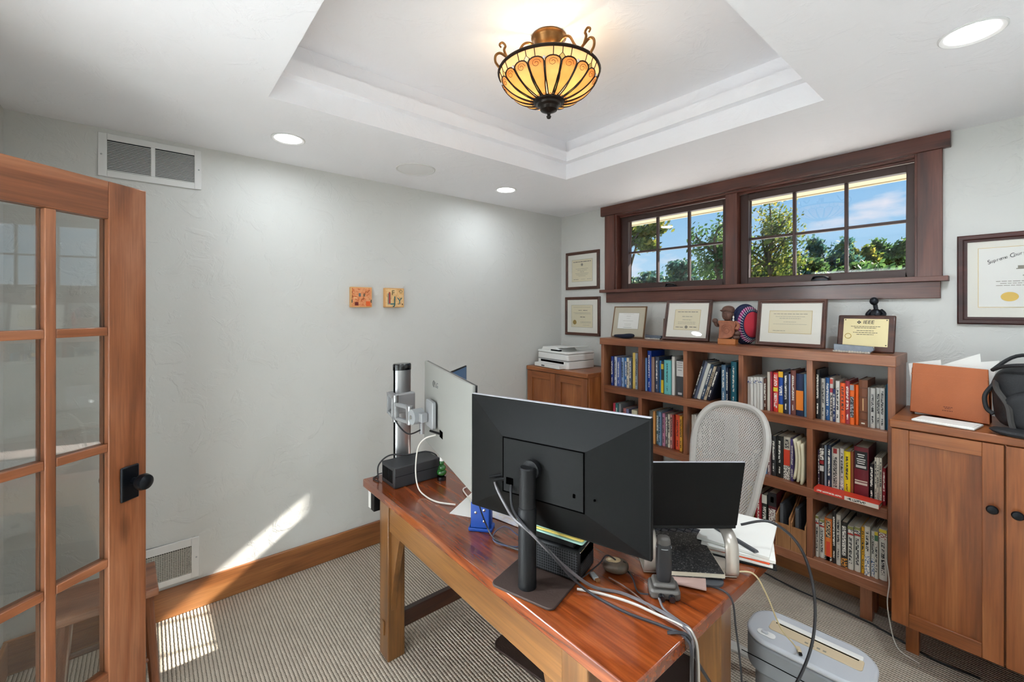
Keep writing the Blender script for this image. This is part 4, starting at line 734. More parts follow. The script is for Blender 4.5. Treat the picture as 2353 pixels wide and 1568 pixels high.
# woven hat behind it
t = thing('woven_hat', 'round woven hat in navy, magenta and red leaning behind the carved figure', 'hat', (1.680, -.092, SH), rot=(R(0), 0, R(-8)))
def cap(a0, a1, off):
    def fn(u, v):
        a = R(a0 + (a1 - a0) * v); ph = 2 * math.pi * u
        lx = (.100 + off) * math.cos(a) * math.cos(ph); lz = (.122 + off) * math.cos(a) * math.sin(ph); ly = -(.075 + off) * math.sin(a)
        q = Matrix.Rotation(R(72), 3, 'Z') @ Vector((lx, ly, lz)); return (q.x, q.y, q.z + .124)
    return fn
MB().grid(cap(0, 26, 0), 36, 5).build('navy_band', 'weave_navy', t, solid=.004); MB().grid(cap(26, 38, .001), 36, 3).build('magenta_band', 'weave_mag', t, solid=.004)
MB().grid(cap(38, 50, .001), 36, 3).build('dark_pattern_band', 'weave_navy', t, solid=.004); MB().grid(cap(50, 90, .001), 36, 6).build('red_crown', 'weave_red', t, solid=.004)
MB().tube([cap(0, 0, .002)(k / 36, 0) for k in range(36)], .006, 6, close=True).build('brim', 'weave_navy', t); zz = MB()
for k in range(36): zz.tube([cap(27, 27, .004)(k / 36, 0), cap(46, 46, .004)((k + .7) / 36, 0)], .0014, 4)
zz.build('stitching', 'paper', t, kind='stuff')
# seated bronze figurine behind the plaque
t = thing('bronze_figurine', 'dark bronze seated figurine rising behind the brass plaque', 'figurine', (2.318, -.070, SH))
MB().lathe([(.034, 0), (.034, .14), (.026, .15), (.001, .15)], n=16).build('pedestal', 'figure', t)
MB().sell((0, 0, .185), (.028, .022, .038), 2.2).tube(crom([(-.02, 0, .215), (-.034, -.014, .19), (-.012, -.026, .17)], 5), .009, 8).tube(crom([(.02, 0, .215), (.036, -.012, .195), (.02, -.026, .172), (-.008, -.028, .188)], 5), .009, 8).sell((0, -.018, .158), (.034, .026, .016), 2.2).build('body', 'figure', t)
MB().sell((-.006, -.010, .262), (.019, .020, .021), 2).tube([(0, 0, .222), (-.003, -.004, .245)], .010, 8).build('head', 'figure', t)

# ================================================================== ON THE CABINETS
t = thing('printer', 'white all-in-one printer on the corner cabinet', 'printer', (.272, -.235, 1.0895), R(-6))
p = MB().prism(rrect(-.200, .200, -.150, .150, .02), .0, .062); p.build('body', 'white_pl', t, bevel=.004)
MB().prism(rrect(-.200, .200, -.150, .150, .02), .066, .118).build('scanner_body', 'white_pl', t, bevel=.008)
MB().prism(rrect(-.202, .202, -.152, .152, .02), .120, .138).build('lid', 'white_pl', t, bevel=.005)
MB().prism([(-.15, .138), (-.13, .166), (.04, .170), (.08, .150), (.09, .138)], -.145, .05, 'y').build('document_feeder', 'white_pl', t, bevel=.004)
MB().prism([(.0, .168), (.02, .160), (.18, .176), (.18, .180)], -.13, .10, 'y').build('feeder_tray', 'white_pl', t, bevel=.002)
B(-.02, .09, -.1465, -.12, .139, .150).build('feeder_slot', 'seam', t); B(-.15, .15, -.1515, -.13, .040, .058).build('output_slot', 'seam', t)
MB().prism(rrect(-.165, .165, -.215, -.13, .015), .004, .034).build('paper_tray', 'white_pl', t, bevel=.003); B(-.06, -.02, -.2162, -.214, .012, .022).build('badge', 'dgrey_pl', t); B(-.198, .198, -.1508, -.149, .0625, .0655).build('seam_line', 'grey_pl', t)

CT = 1.0895
t = thing('leather_folder', 'tan leather document folder standing on the right cabinet, full of papers', 'folder', (2.60, -.255, CT), rot=(R(-4), 0, R(-2)))
MB().prism([(-.126, .012), (.128, 0), (.122, .232), (-.118, .238)], -.008, 0, 'y').build('front_flap', 'leather', t, bevel=.003)
MB().prism([(-.130, .006), (.128, 0), (.126, .226), (-.128, .20)], .060, .066, 'y').build('back_panel', 'leather', t, bevel=.003)
for sgn in (-1, 1): MB().add([(sgn * .124, 0, .008), (sgn * .116, .018, .006), (sgn * .124, .034, .006), (sgn * .116, .048, .006), (sgn * .126, .062, .006), (sgn * .120, 0, .215), (sgn * .112, .018, .21), (sgn * .120, .034, .205), (sgn * .112, .048, .20), (sgn * .122, .062, .20)], [(k, k + 1, k + 6, k + 5) for k in range(4)]).build('gusset', 'leather', t, solid=.003)
B(-.122, .124, -.0095, -.008, .186, .189).build('flap_seam', 'leather', t)
st_ = MB(); rng = random.Random(5)
for z, l_ in ((.052, .026), (.046, .018), (.036, .034)):
    q = -l_ / 2
    while q < l_ / 2: a = rng.uniform(.003, .007); st_.box(q, q + a, -.0086, -.0079, z - .002, z + .002); q += a + .0015
st_.build('stamped_mark', mat('stamp', '6e3418', .7), t)
for i, (x0, x1, h0, h1, y, rz, lb) in enumerate(((-.112, .0, .215, .25, .020, 0, 'left sheet'), (-.06, .085, .20, .29, .030, 0, 'middle sheet'), (-.02, .115, .20, .278, .042, 0, 'right sheet'))):
    t2 = thing('loose_paper', f'printed white paper sticking out of the leather folder, {lb}', 'paper', (2.60, -.255 + y, CT + .01), rot=(R(-3), R((-6, 14, -4)[i]), R(-2)))
    MB().prism([(x0, .0), (x1, .0), (x1, h1), (x0, h0 + .02)], -.0006, .0006, 'y').build('sheet', 'paper', t2)
    pr = MB(); rng = random.Random(i + 20)
    for k in range(5): q = x0 + .02 + rng.random() * .03; pr.box(q, q + .02 + rng.random() * .03, -.0012, -.0005, h0 - .004 - .008 * k, h0 - .001 - .008 * k)
    pr.build('print_lines', 'ink_soft', t2, kind='stuff')
t = thing('envelope_stack', 'flat white stack of letters in front of the leather folder', 'papers', (2.600, -.375, CT), R(-1))
MB().prism([(-.098, -.052), (.094, -.070), (.112, .052), (-.080, .060)], .0005, .010).build('letters', 'paper', t, bevel=.003); MB().prism([(-.092, -.046), (.088, -.062), (.104, .046), (-.074, .054)], .010, .0115).build('top_letter', 'paper', t)
t = thing('backpack', 'black nylon backpack slumped on the right cabinet', 'backpack', (2.900, -.262, CT))
wob = lambda v: v + Vector((1, 1, .6)) * (.012 * mnoise.noise(v * 14 + Vector((3, 1, 2)))) - Vector((.05 * max(0, v.z), 0, 0))
MB().sell((0, .02, .130), (.165, .125, .130), 3.4, 40, 26, fn=wob).build('body', 'bag', t)
MB().sell((.02, -.115, .090), (.150, .050, .085), 3.0, 32, 16, fn=wob).build('front_pocket', 'bag', t)
MB().tube(crom([(-.165, -.03, .235), (-.12, -.085, .262), (-.03, -.11, .272), (.08, -.105, .255), (.16, -.06, .235)], 6), .007, 6).tube(crom([(-.165, -.03, .235), (-.1, .02, .295), (0, .03, .302), (.1, .02, .29), (.16, -.02, .25)], 6), .008, 6).build('zip_rim', 'bag', t)
MB().sell((.0, -.165, .018), (.17, .055, .017), 2.6, 32, 8, fn=lambda v: v + Vector((0, 0, .006 * math.sin(18 * v.x)))).build('lower_flap', 'bag', t)
MB().tube(crom([(-.155, -.03, .19), (-.150, -.10, .165), (-.120, -.135, .11), (-.112, -.145, .05), (-.105, -.150, .02)], 7), .010, 6).build('strap', mat('strap_grey', '3a3836', .6), t)
MB().tube(crom([(-.16, -.02, .18), (-.185, -.04, .13), (-.180, -.06, .08), (-.160, -.07, .06)], 6), .008, 6).build('strap', 'bag', t)
MB().prism(rrect(-.074, -.058, .155, .200, .006), -.158, -.152, 'y').tube([(-.066 + .008 * math.cos(k * math.pi / 8), -.155, .207 + .008 * math.sin(k * math.pi / 8)) for k in range(16)], .003, 6, close=True).build('zip_pull', 'grey_pl', t)

# ================================================================== DESK
t = thing('writing_desk', 'large cherry wood desk with curved corbels in the middle of the room', 'desk', (1.526, -1.771, 0)); ox, oy = 1.526, -1.771
bb = lambda a, b_, c, d_, e_, f: B(a - ox, b_ - ox, c - oy, d_ - oy, e_, f)
bb(.768, 2.284, -2.19, -1.352, .723, .760).build('desktop', 'desktop', t, bevel=.004)
for x0 in (.907, 2.055):
    for y0 in (-2.165, -1.459):
        lg = bb(x0, x0 + .09, y0, y0 + .082, 0, .723).build('leg', DSK['z'], t, bevel=.004)
        fy = (y0 - .006) if y0 < -2 else (y0 + .082)
        bb(x0 + .034, x0 + .056, fy, fy + .006, .105, .168).build('tenon', DSK['z'], lg, bevel=.002)
for y0 in (-2.158, -1.404): bb(.997, 2.055, y0, y0 + .022, .585, .723).build('apron', DSK['x'], t, bevel=.002)
for x0 in (.925, 2.105): bb(x0, x0 + .022, -2.083, -1.459, .60, .723).build('side_apron', DSK['y'], t, bevel=.002)
for x0 in (.937, 2.085): bb(x0, x0 + .03, -2.083, -1.459, .10, .175).build('stretcher', 'dark_wood', t, bevel=.003)
for sx_, xa in ((1, .997), (-1, 2.055)):
    for y0 in (-2.15, -1.41):
        pts = [(xa - ox, .585), (xa + sx_ * .085 - ox, .585)] + [(xa + sx_ * (.085 * (1 - math.sin(k / 8 * math.pi / 2)) ** .8) - ox, .585 - .36 * k / 8) for k in range(1, 9)]
        MB().prism(pts, y0 - oy, y0 + .028 - oy, 'y').build('corbel', DSK['z'], t, bevel=.002)
bb(.80, .835, -2.03, -1.97, .70, .7225).build('clamp_block', 'dark_wood', t)

DT = .7605
# ------------------------------------------------------------------ black monitor seen from behind
t = thing('computer_monitor', 'black computer monitor seen from behind on a post stand', 'monitor', (1.90, -2.043, DT), R(16)); W, z0, z1 = .305, .152, .530
MB().box(-W, W, -.012, .004, z0, z1).build('bezel_body', 'mon_black', t, bevel=.003)
B(-W + .006, W - .006, .004, .0048, z0 + .012, z1 - .006).build('screen', 'screen', t); B(-W + .003, W - .003, -.011, .003, z1, z1 + .0016).build('top_glint', 'edge_glint', t)  # pale strip along the top paints in the ceiling's reflection
ix0, ix1, iz0, iz1 = -.142, .132, .252, .420; yo, yi = -.012, -.056
fr = MB(); o_ = [(-W + .006, yo, z0 + .004), (W - .006, yo, z0 + .004), (W - .006, yo, z1 - .006), (-W + .006, yo, z1 - .006)]; i_ = [(ix0, yi, iz0), (ix1, yi, iz0), (ix1, yi, iz1), (ix0, yi, iz1)]
fr.add(o_ + i_, [(k, (k + 1) % 4, 4 + (k + 1) % 4, 4 + k) for k in range(4)] + [(4, 5, 6, 7)]); fr.build('back_shell', 'mon_black', t, angle=5)
sm = MB(); e_ = .0016
sm.box(ix0 - e_, ix1 + e_, yi - .0008, yi + .002, iz1 - e_, iz1 + e_).box(ix0 - e_, ix1 + e_, yi - .0008, yi + .002, iz0 - e_, iz0 + e_).box(ix0 - e_, ix0 + e_, yi - .0008, yi + .002, iz0, iz1).box(ix1 - e_, ix1 + e_, yi - .0008, yi + .002, iz0, iz1); sm.build('panel_seam', 'seam', t)
B(ix0 + .003, ix1 - .003, yi - .0012, yi + .001, iz0 + .003, iz1 - .003).build('rear_panel', 'mon_panel', t)
B(-.128, -.104, yi - .004, yi, .278, .298).build('power_socket', 'seam', t); MB().prism(rrect(.098, .106, .288, .300, .003), yi - .002, yi, 'y').build('lock_slot', 'seam', t); MB().prism(rrect(.158, .163, .290, .296, .002), -.052, -.044, 'y').build('screw_hole', 'seam', t)
MB().tube([(-.03, -.060, .345), (-.03, -.078, .345)], .028, 20).build('swivel', 'black', t)
cx, cy = -.035, -.085
MB().lathe([(.0268, .006), (.0268, .232), (.0255, .234), (.0255, .240), (.0240, .241), (.0240, .352), (.021, .356), (.001, .357)], c=(cx, cy, 0), n=28, caps=False).build('post', 'black', t)
MB().prism(rrect(-.135, .075, -.135, .050, .02), 0, .007).build('base_plate', 'mat_brown', t, bevel=.002)
for (x, z) in ((-.17, .292), (-.155, .285)): MB().tube([(x + .03, -.040, z + .006), (x - .012, -.075, z)], .0055, 8).build('plug', 'black', t)

# ------------------------------------------------------------------ white monitor on the pole arm
t = thing('computer_monitor', 'white backed computer monitor on a silver pole arm, seen almost edge on', 'monitor', (1.257, -2.025, DT), rot=(0, R(1.8), R(-13.7))); W, z0, z1 = .3175, .180, .560
B(-W, W, -.010, .002, z0, z1).build('back_shell', 'mon_white', t, bevel=.003); B(-W, W, .002, .010, z0, z1).build('bezel', 'black_gloss', t, bevel=.002); B(-W + .008, W - .008, .010, .0106, z0 + .015, z1 - .008).build('screen', 'screen', t)
text('LG', .034, 'dgrey_pl', t, (-.115, -.0104, .478), rot=(R(90), 0, 0))
MB().tube([(-.158 + .014 * math.cos(2 * math.pi * k / 24), -.0106, .478 + .014 * math.sin(2 * math.pi * k / 24)) for k in range(21)], .0012, 5).tube([(-.158, -.0106, .486), (-.158, -.0106, .472), (-.150, -.0106, .472)], .0012, 5).build('round_emblem', 'dgrey_pl', t)
B(-.060, -.02, -.0115, -.010, .268, .298).build('port_recess', 'seam', t); MB().tube([(-.045, -.012, .284), (-.105, -.040, .284)], .005, 8).build('plug', 'black', t)
# ------------------------------------------------------------------ pole and arm
t = thing('monitor_arm', 'silver pole mount with folding arm clamped to the desk edge', 'monitor arm', (.796, -2.0, DT)); 
MB().lathe([(.046, 0), (.046, .515)], n=36, sx=.62).build('pole', 'alu', t); MB().lathe([(.048, .512), (.048, .538), (.044, .544), (.001, .545)], n=36, sx=.64).build('pole_cap', 'black_gloss', t)
MB().tube([(.010, -.047, .02), (.010, -.047, .53)], .003, 6).build('pole_groove', 'seam', t)
B(-.045, .020, -.155, -.105, -.155, -.0385).build('clamp_box', 'black', t, bevel=.003)
B(-.043, -.015, -.1565, -.155, -.150, -.066).build('clamp_label', 'paper', t)
MB().box(-.055, .030, -.045, .045, -.1, -.0955).box(-.055, -.043, -.045, .045, -.0955, -.0005).tube([(-.01, 0, -.0955), (-.01, 0, -.062)], .008, 10).build('desk_clamp', 'black', t, bevel=.002)
lk = MB()
def beam(mb, p, q, zc, hh, wt=.011, th=.014):      # open frame link between two points
    p, q = Vector((*p, 0)), Vector((*q, 0)); d_ = (q - p); L_ = d_.length; m = Matrix.Translation((p.x, p.y, zc)) @ Matrix.Rotation(math.atan2(d_.y, d_.x), 4, 'Z')
    mb.box(0, L_, -wt, wt, hh - th, hh, m).box(0, L_, -wt, wt, -hh, -hh + th, m).box(0, th * 1.3, -wt, wt, -hh, hh, m).box(L_ - th * 1.3, L_, -wt, wt, -hh, hh, m)
l1 = MB(); beam(l1, (-.02, -.055), (.105, -.085), .352, .052, .016); l1.build('inner_link', 'alu2', t, bevel=.003)
l2 = MB(); beam(l2, (.105, -.085), (.225, -.070), .335, .040); l2.build('outer_link', 'alu2', t, bevel=.003)
MB().tube([(.105, -.085, .285), (.105, -.085, .41)], .013, 14).build('hinge_pin', 'alu', t); MB().tube([(.225, -.070, .293), (.225, -.070, .377)], .014, 14).build('hinge_pin', 'alu', t)
MB().tube([(.262, -.082, .335), (.262, -.030, .335)], .034, 26).build('tilt_disc', 'grey_pl', t); MB().tube([(.262, -.086, .335), (.262, -.082, .335)], .009, 10).build('tilt_bolt', 'chrome', t)
B(.262, .318, -.062, -.030, .315, .355).build('head_block', 'alu2', t, bevel=.003)
mv = Matrix.Translation((.330, -.012, .352)) @ Matrix.Rotation(R(-13.7), 4, 'Z'); MB().prism(rrect(-.052, .052, -.06, .06, .012), -.018, 0, 'y', mv).build('mount_plate', 'alu2', t, bevel=.003)
B(-.06, .04, -.055, .055, .30, .40).build('collar', 'alu2', t, bevel=.008)
MB().tube([(.03, .02, .27), (.10, .06, .27), (.17, .15, .30)], .012, 10).tube([(.10, .06, .20), (.10, .06, .285)], .015, 12).build('tablet_arm', 'alu2', t)
# tablet facing the chair
t = thing('tablet', 'blue screened tablet peeking above the white monitor', 'tablet', (.985, -1.785, DT), math.atan2(.162, -.126))
B(-.12, .12, -.004, .004, .335, .520).build('case', 'black', t, bevel=.003); B(-.112, .112, -.0048, -.004, .342, .513).build('screen', 'tablet_blue', t)
B(-.02, .02, .004, .016, .29, .42).build('holder', 'alu2', t)
# ------------------------------------------------------------------ things on the left of the desk
t = thing('power_supply', 'dark grey brick shaped power supply beside the pole mount', 'power supply', (.915, -2.010, DT)); B(-.07, .07, -.118, .118, 0, .094).build('case', 'slate', t, bevel=.004)
B(.0698, .0708, -.116, .116, .052, .0535).build('case_seam', 'seam', t); g = MB()
for k in range(9): g.box(-.055 + .012 * k, -.049 + .012 * k, -.1188, -.1175, .02, .078)
g.build('vent_slots', 'seam', t)
t = thing('glass_ornament', 'small green glass tree ornament with a dark base', 'ornament', (1.022, -1.905, DT)); MB().lathe([(.022, 0), (.022, .018), (.012, .020)], n=20).build('base', 'black_gloss', t); MB().sell((0, 0, .036), (.024, .024, .018), 2).sell((.004, 0, .060), (.019, .019, .016), 2).sell((.0, 0, .082), (.013, .013, .014), 2).build('green_tiers', 'green_glass', t); MB().lathe([(.010, .09), (.008, .105), (.003, .120), (.001, .122)], n=14).build('tip', 'paper', t)
t = thing('tool_holder', 'bright blue plastic tool holder with round holes', 'holder', (1.520, -2.030, DT), R(40))
MB().prism(rrect(-.045, .045, -.030, .030, .008), 0, .012).build('foot', 'blue', t, bevel=.003); MB().box(-.036, .036, .014, .026, .012, .125).box(-.036, .036, -.026, -.014, .012, .105).box(-.036, -.026, -.014, .014, .012, .112).box(.026, .036, -.014, .014, .012, .112).build('body', 'blue', t, bevel=.004)
for x, z in ((-.016, .07), (.016, .08), (.016, .04)): MB().lathe([(.006, 0), (.005, .003), (.001, .004)], n=12, m=Matrix.Translation((x, -.026, z)) @ Matrix.Rotation(R(90), 4, 'X')).build('stud', 'chrome', t)
t = thing('scissors', 'yellow and black handled tool standing in the blue holder', 'tool', (1.508, -2.042, DT + .03)); MB().tube([(0, 0, 0), (-.002, 0, .10)], .004, 8).build('shaft', 'chrome', t); MB().tube([(-.002, 0, .085), (-.004, 0, .135)], .007, 8).build('handle', 'yellow', t)
t = thing('pencil', 'black pencil standing in the blue holder', 'pencil', (1.53, -2.022, DT + .03)); MB().tube([(0, 0, 0), (.004, 0, .115)], .0035, 6).build('shaft', 'black', t); MB().tube([(.004, 0, .115), (.0043, 0, .128)], .0035, 6).build('eraser', 'yellow', t)
for i, (x, y, rz, w_, h_, lb) in enumerate(((1.36, -1.93, 30, .16, .21, 'white paper lying under the white monitor'), (1.52, -1.87, 12, .20, .14, 'folded printed leaflet on the desk behind the blue holder'), (1.60, -1.86, -15, .12, .10, 'tan card on the desk behind the blue holder'))):
    o = MB().prism(rrect(-w_ / 2, w_ / 2, -h_ / 2, h_ / 2, .002), 0, .0015).build('loose_paper', ('paper', collage('leaflet', ['e8e8ea', 'dcdcea', 'e8e6e0', 'b8a8a8'], 25), 'tan_box')[i], loc=(x, y, DT + .0016 * i), rot=(0, 0, R(rz))); tag(o, lb, 'paper')
# ------------------------------------------------------------------ box, folders and small things behind the post
t = thing('mini_computer', 'black perforated mini computer behind the monitor post', 'computer', (1.868, -1.985, DT + .0075), R(18)); B(-.10, .10, -.06, .06, 0, .095).build('case', 'black', t, bevel=.008)
def perf():
    m, tt, b = nodes('perforated_black'); c = tt.nodes.new('ShaderNodeTexCoord'); v = tt.nodes.new('ShaderNodeTexVoronoi'); v.inputs['Scale'].default_value = 130; v.inputs['Randomness'].default_value = 0; tt.links.new(c.outputs['Object'], v.inputs['Vector'])
    r = tt.nodes.new('ShaderNodeValToRGB'); r.color_ramp.elements[0].position = .30; r.color_ramp.elements[0].color = (.002, .002, .002, 1); r.color_ramp.elements[1].position = .42; r.color_ramp.elements[1].color = (.03, .03, .032, 1)
    tt.links.new(v.outputs['Distance'], r.inputs[0]); tt.links.new(r.outputs[0], b.inputs['Base Color']); b.inputs['Roughness'].default_value = .6; b.inputs['Specular IOR Level'].default_value = .15; return m
PERF = perf()
B(-.094, .094, -.0612, -.059, .008, .087).build('front_grille', PERF, t); B(.0995, .1012, -.05, .05, .014, .05).build('side_grille', PERF, t); g = MB()
for k in range(9): g.box(.100, .1016, -.048 + .011 * k, -.041 + .011 * k, .056, .084)
g.build('side_vents', 'seam', t); B(.1, .1018, -.054, .054, .088, .0905).build('edge_trim', 'chrome', t)
t = thing('network_box', 'flat matt black box lying on the mini computer', 'box', (1.868, -1.985, DT + .1035), R(18)); B(-.11, .08, -.055, .055, 0, .024).build('case', 'mon_panel', t, bevel=.003)
for i, (mt_, lb) in enumerate((('aqua', 'aqua folder at the bottom of the pile behind the monitor post'), ('yellow', 'yellow folder in the pile behind the monitor post'), ('aqua', 'second aqua folder in the pile behind the monitor post'), ('pink', 'pinkish brown folder on top of the pile behind the monitor post'))):
    o = MB().prism(rrect(-.115, .115, -.055, .050, .008), 0, .0045).build('document_folder', mt_, loc=(1.872 - .005 * i, -1.995 + .004 * i, DT + .1285 + .0052 * i), rot=(0, 0, R(16 + 1.2 * i))); tag(o, lb, 'folder')
t = thing('trackball_mouse', 'brown and gold rounded mouse beside the black mini computer', 'mouse', (2.005, -1.868, DT), R(30)); MB().sell((0, 0, .019), (.040, .030, .019), 2.4, 24, 12, fn=lambda v: Vector((v.x, v.y, max(v.z, -.0185)))).build('shell', mat('mouse_brown', '4c4034', .45, var=.3, vscale=60), t); MB().sell((-.004, 0, .026), (.030, .022, .014), 2.2, 20, 10).build('top_shell', mat('mouse_gold', 'b8a684', .3, metal=.4), t); MB().tube([(.022, 0, .034), (.03, 0, .030)], .004, 8).build('wheel', 'black', t)
t = thing('usb_adapter', 'small grey plug lying beside the mouse', 'plug', (1.985, -1.945, DT), R(-20)); B(-.02, .012, -.008, .008, 0, .009).build('housing', 'grey_pl', t, bevel=.002); B(.012, .024, -.006, .006, .002, .007).build('connector', 'tan_box', t)
# ------------------------------------------------------------------ barcode scanner
t = thing('handheld_scanner', 'black handheld scanner standing upright in its grey cradle', 'scanner', (2.158, -1.848, DT), R(40))
MB().prism(rrect(-.042, .042, -.034, .034, .014), 0, .026).build('cradle', 'gun_grey', t, bevel=.006); MB().prism(rrect(-.032, .032, -.026, .026, .010), .026, .040).build('cradle_neck', 'gun_grey', t, bevel=.006)
MB().sell((0, 0, .095), (.021, .019, .062), 4, 24, 16).build('grip', 'gun_rub', t); MB().sell((0, 0, .148), (.019, .017, .018), 3, 20, 10).build('head', 'gun_grey', t); MB().tube([(.021 * math.cos(2 * math.pi * k / 24), .019 * math.sin(2 * math.pi * k / 24), .135) for k in range(24)], .0012, 5, close=True).build('grip_seam', 'grey_pl', t)
MB().tube([(-.012, -.034, .012), (-.012, -.048, .012)], .009, 10).tube([(.016, -.034, .012), (.016, -.046, .012)], .009, 10).build('cable_sockets', 'black_gloss', t)
# ------------------------------------------------------------------ laptop on stand
LA = math.atan2(.766, .643)
t = thing('laptop_stand', 'silver aluminium laptop stand with two curved legs', 'laptop stand', (2.150, -1.695, DT), R(44))
for x in (-.120, .120):
    pts = crom([(x, -.015, .0045), (x, -.030, .02), (x, -.032, .06), (x, -.024, .105), (x, .01, .126), (x, .07, .122)], 6)
    MB().grid(lambda u, v, P_=pts, x=x: (x - .019 + .038 * u, P_[min(int(v * (len(P_) - 1) + .5), len(P_) - 1)].y, P_[min(int(v * (len(P_) - 1) + .5), len(P_) - 1)].z), 2, 30).build('leg', 'alu3', t, solid=.006)
    B(x - .019, x + .019, -.02, .12, 0, .005).build('foot', 'alu3', t, bevel=.002); B(x - .019, x + .019, .07, .15, .112, .118).build('support', 'alu3', t)
t = thing('laptop', 'black laptop with lid open on the silver stand, seen from behind', 'laptop', (2.147, -1.700, DT + .131), LA)
B(-.158, .158, .004, .212, 0, .014).build('base', 'black', t, bevel=.003); B(-.14, .14, .03, .13, .014, .015).build('keyboard', 'seam', t)
ld_ = MB(); m = Matrix.Translation((0, .004, .012)) @ Matrix.Rotation(R(13), 4, 'X'); ld_.box(-.158, .158, -.006, .000, .002, .222, m); lid = ld_.build('lid', 'mon_black', t, bevel=.003); MB().box(-.157, .157, -.0055, -.0005, .222, .2232, m).build('lid_glint', 'edge_glint', t); MB().box(-.150, .150, .0002, .0008, .012, .214, m).build('screen', 'screen', t)  # pale strip on the lid edge is a painted highlight
M['logo_red'] = mat('logo_red', '8a6a5c', .4)
text('X', .020, 'logo_red', t, tuple(m @ Vector((-.138, -.0064, .192))), rot=(R(103), 0, 0)); text('1', .014, 'logo_red', t, tuple(m @ Vector((-.124, -.0064, .198))), rot=(R(103), R(-30), 0))
t = thing('notebook', 'black marbled composition notebook under the laptop stand', 'notebook', (2.100, -1.645, DT + .012), R(44))
marb = collage('marbled_black', ['0c0c0e', '121214', '1a1a1c', '8a8884'], 160)
B(-.093, .093, -.120, .120, .0145, .0155).build('cover', marb, t, bevel=.0005); B(-.095, .095, -.120, .120, 0, .001).build('back_cover', marb, t); B(-.093, .095, -.118, .118, .001, .0145).build('pages', 'pages', t); B(-.0935, -.070, -.1202, .1202, .0152, .0158).build('spine_tape', 'black', t)
o = MB().prism(rrect(-.090, .090, -.09, .09, .03), 0, .006).build('desk_pad', 'dgrey_pl', loc=(2.138, -1.684, DT), rot=(0, 0, R(44))); tag(o, 'rounded grey pad under the marbled notebook', 'pad')
o = MB().prism(rrect(-.05, .05, -.07, .07, .002), 0, .004).build('document_wallet', 'pink', loc=(2.160, -1.715, DT + .0065), rot=(0, 0, R(28))); tag(o, 'brownish papers poking out below the notebook', 'papers')
t = thing('keyboard', 'black keyboard lying behind the laptop stand', 'keyboard', (1.905, -1.545, DT), R(12)); B(-.215, .215, -.068, .068, 0, .014).build('case', 'black', t, bevel=.004); g = MB()
for r_ in range(5):
    for c_ in range(18): g.box(-.205 + .0228 * c_, -.186 + .0228 * c_, -.060 + .0242 * r_, -.040 + .0242 * r_, .014, .019)
g.build('keys', mat('key_blue_black', '242a36', .5), t, kind='stuff')
# ------------------------------------------------------------------ paper stack
zz_ = DT
for i, (mt_, th, dx, dy, rz, lb) in enumerate((('black', .006, .008, -.008, 24, 'black folder at the bottom of the paper stack'), ('paper', .007, .004, -.004, 20, 'thick white paper pad under the orange folder'), ('orange', .004, .0, .002, 17, 'orange folder in the paper stack'), ('paper', .010, .006, .0, 22, 'white papers with bent corners above the orange folder'), ('paper', .009, .004, .010, 14, 'topmost white papers of the stack by the laptop'))):
    o = MB().prism(rrect(-.108, .108, -.135, .135, .003), 0, th).build('paper_stack_layer', mt_, loc=(2.168 + dx, -1.395 + dy, zz_), rot=(0, 0, R(rz)), bevel=.001); tag(o, lb, 'papers'); zz_ += th + .0006
t = thing('pen_case', 'slim dark grey clip bar lying on the paper stack', 'binder clip', (2.195, -1.465, zz_), R(70)); MB().prism([(-.010, 0), (.010, 0), (.004, .008), (-.006, .008)], -.085, .085, 'y').build('bar', 'dgrey_pl', t, bevel=.001)
t = thing('sheet_pile', 'white sheets fanned beside the laptop on the desk', 'papers', (2.035, -1.435, DT), R(40)); MB().grid(lambda u, v: (-.08 + .16 * u, -.11 + .22 * v, .004 + .018 * u * u), 6, 4).build('sheet', 'paper', t, solid=.003)

# ================================================================== CABLES
def cable(label, pts, r, mt_, n=8, plug=None):
    t = thing('cable', label, 'cable', pts[0]); b_ = Vector(pts[0]); MB().tube([p - b_ for p in crom(pts, n)], r, 6).build('cord', mt_, t)
    return t
z = DT + .005
cable('grey cable from the monitor back across the desk to the right corner', [(1.727, -2.132, 1.044), (1.757, -2.146, 1.019), (1.809, -2.152, .982), (1.868, -2.166, .966), (1.928, -2.160, .950), (1.961, -2.127, .905), (1.985, -2.075, .845), (2.02, -2.00, z + .01), (2.085, -1.946, z), (2.172, -1.930, z), (2.24, -1.93, z), (2.292, -1.95, z - .001), (2.302, -1.962, .70), (2.30, -1.965, .40), (2.30, -1.97, .05)], .0045, 'cable_grey')
cable('black cable from the monitor back running beside the grey cable', [(1.798, -2.112, 1.050), (1.819, -2.138, 1.028), (1.851, -2.158, .989), (1.913, -2.166, .962), (1.957, -2.138, .920), (1.984, -2.105, .870), (2.0, -2.05, .802), (2.043, -2.015, z), (2.142, -2.003, z), (2.228, -1.975, z), (2.290, -1.968, z), (2.308, -1.972, .70), (2.312, -1.98, .35), (2.31, -1.98, .05)], .0038, 'cable')
cable('thin black cable looping over the desk behind the blue holder', [(1.60, -2.10, 1.0), (1.575, -2.085, .90), (1.575, -2.05, .80), (1.62, -2.045, z), (1.70, -2.035, z), (1.775, -2.005, z), (1.80, -1.99, z)], .0028, 'cable')
cable('blue grey wire coil between the blue holder and the mini computer', [(1.80, -1.955, z), (1.72, -1.945, z), (1.66, -1.965, z), (1.605, -1.985, z + .02), (1.585, -2.02, z), (1.63, -2.055, z), (1.69, -2.035, z), (1.74, -1.98, z), (1.79, -1.955, z + .01)], .0026, mat('wire_blue_grey', '4c5068', .4))
cable('thin black wire hooked around the left of the mini computer', [(1.80, -1.90, z + .06), (1.72, -1.93, z + .05), (1.70, -1.99, z), (1.74, -2.02, z), (1.80, -2.005, z)], .0026, 'cable')
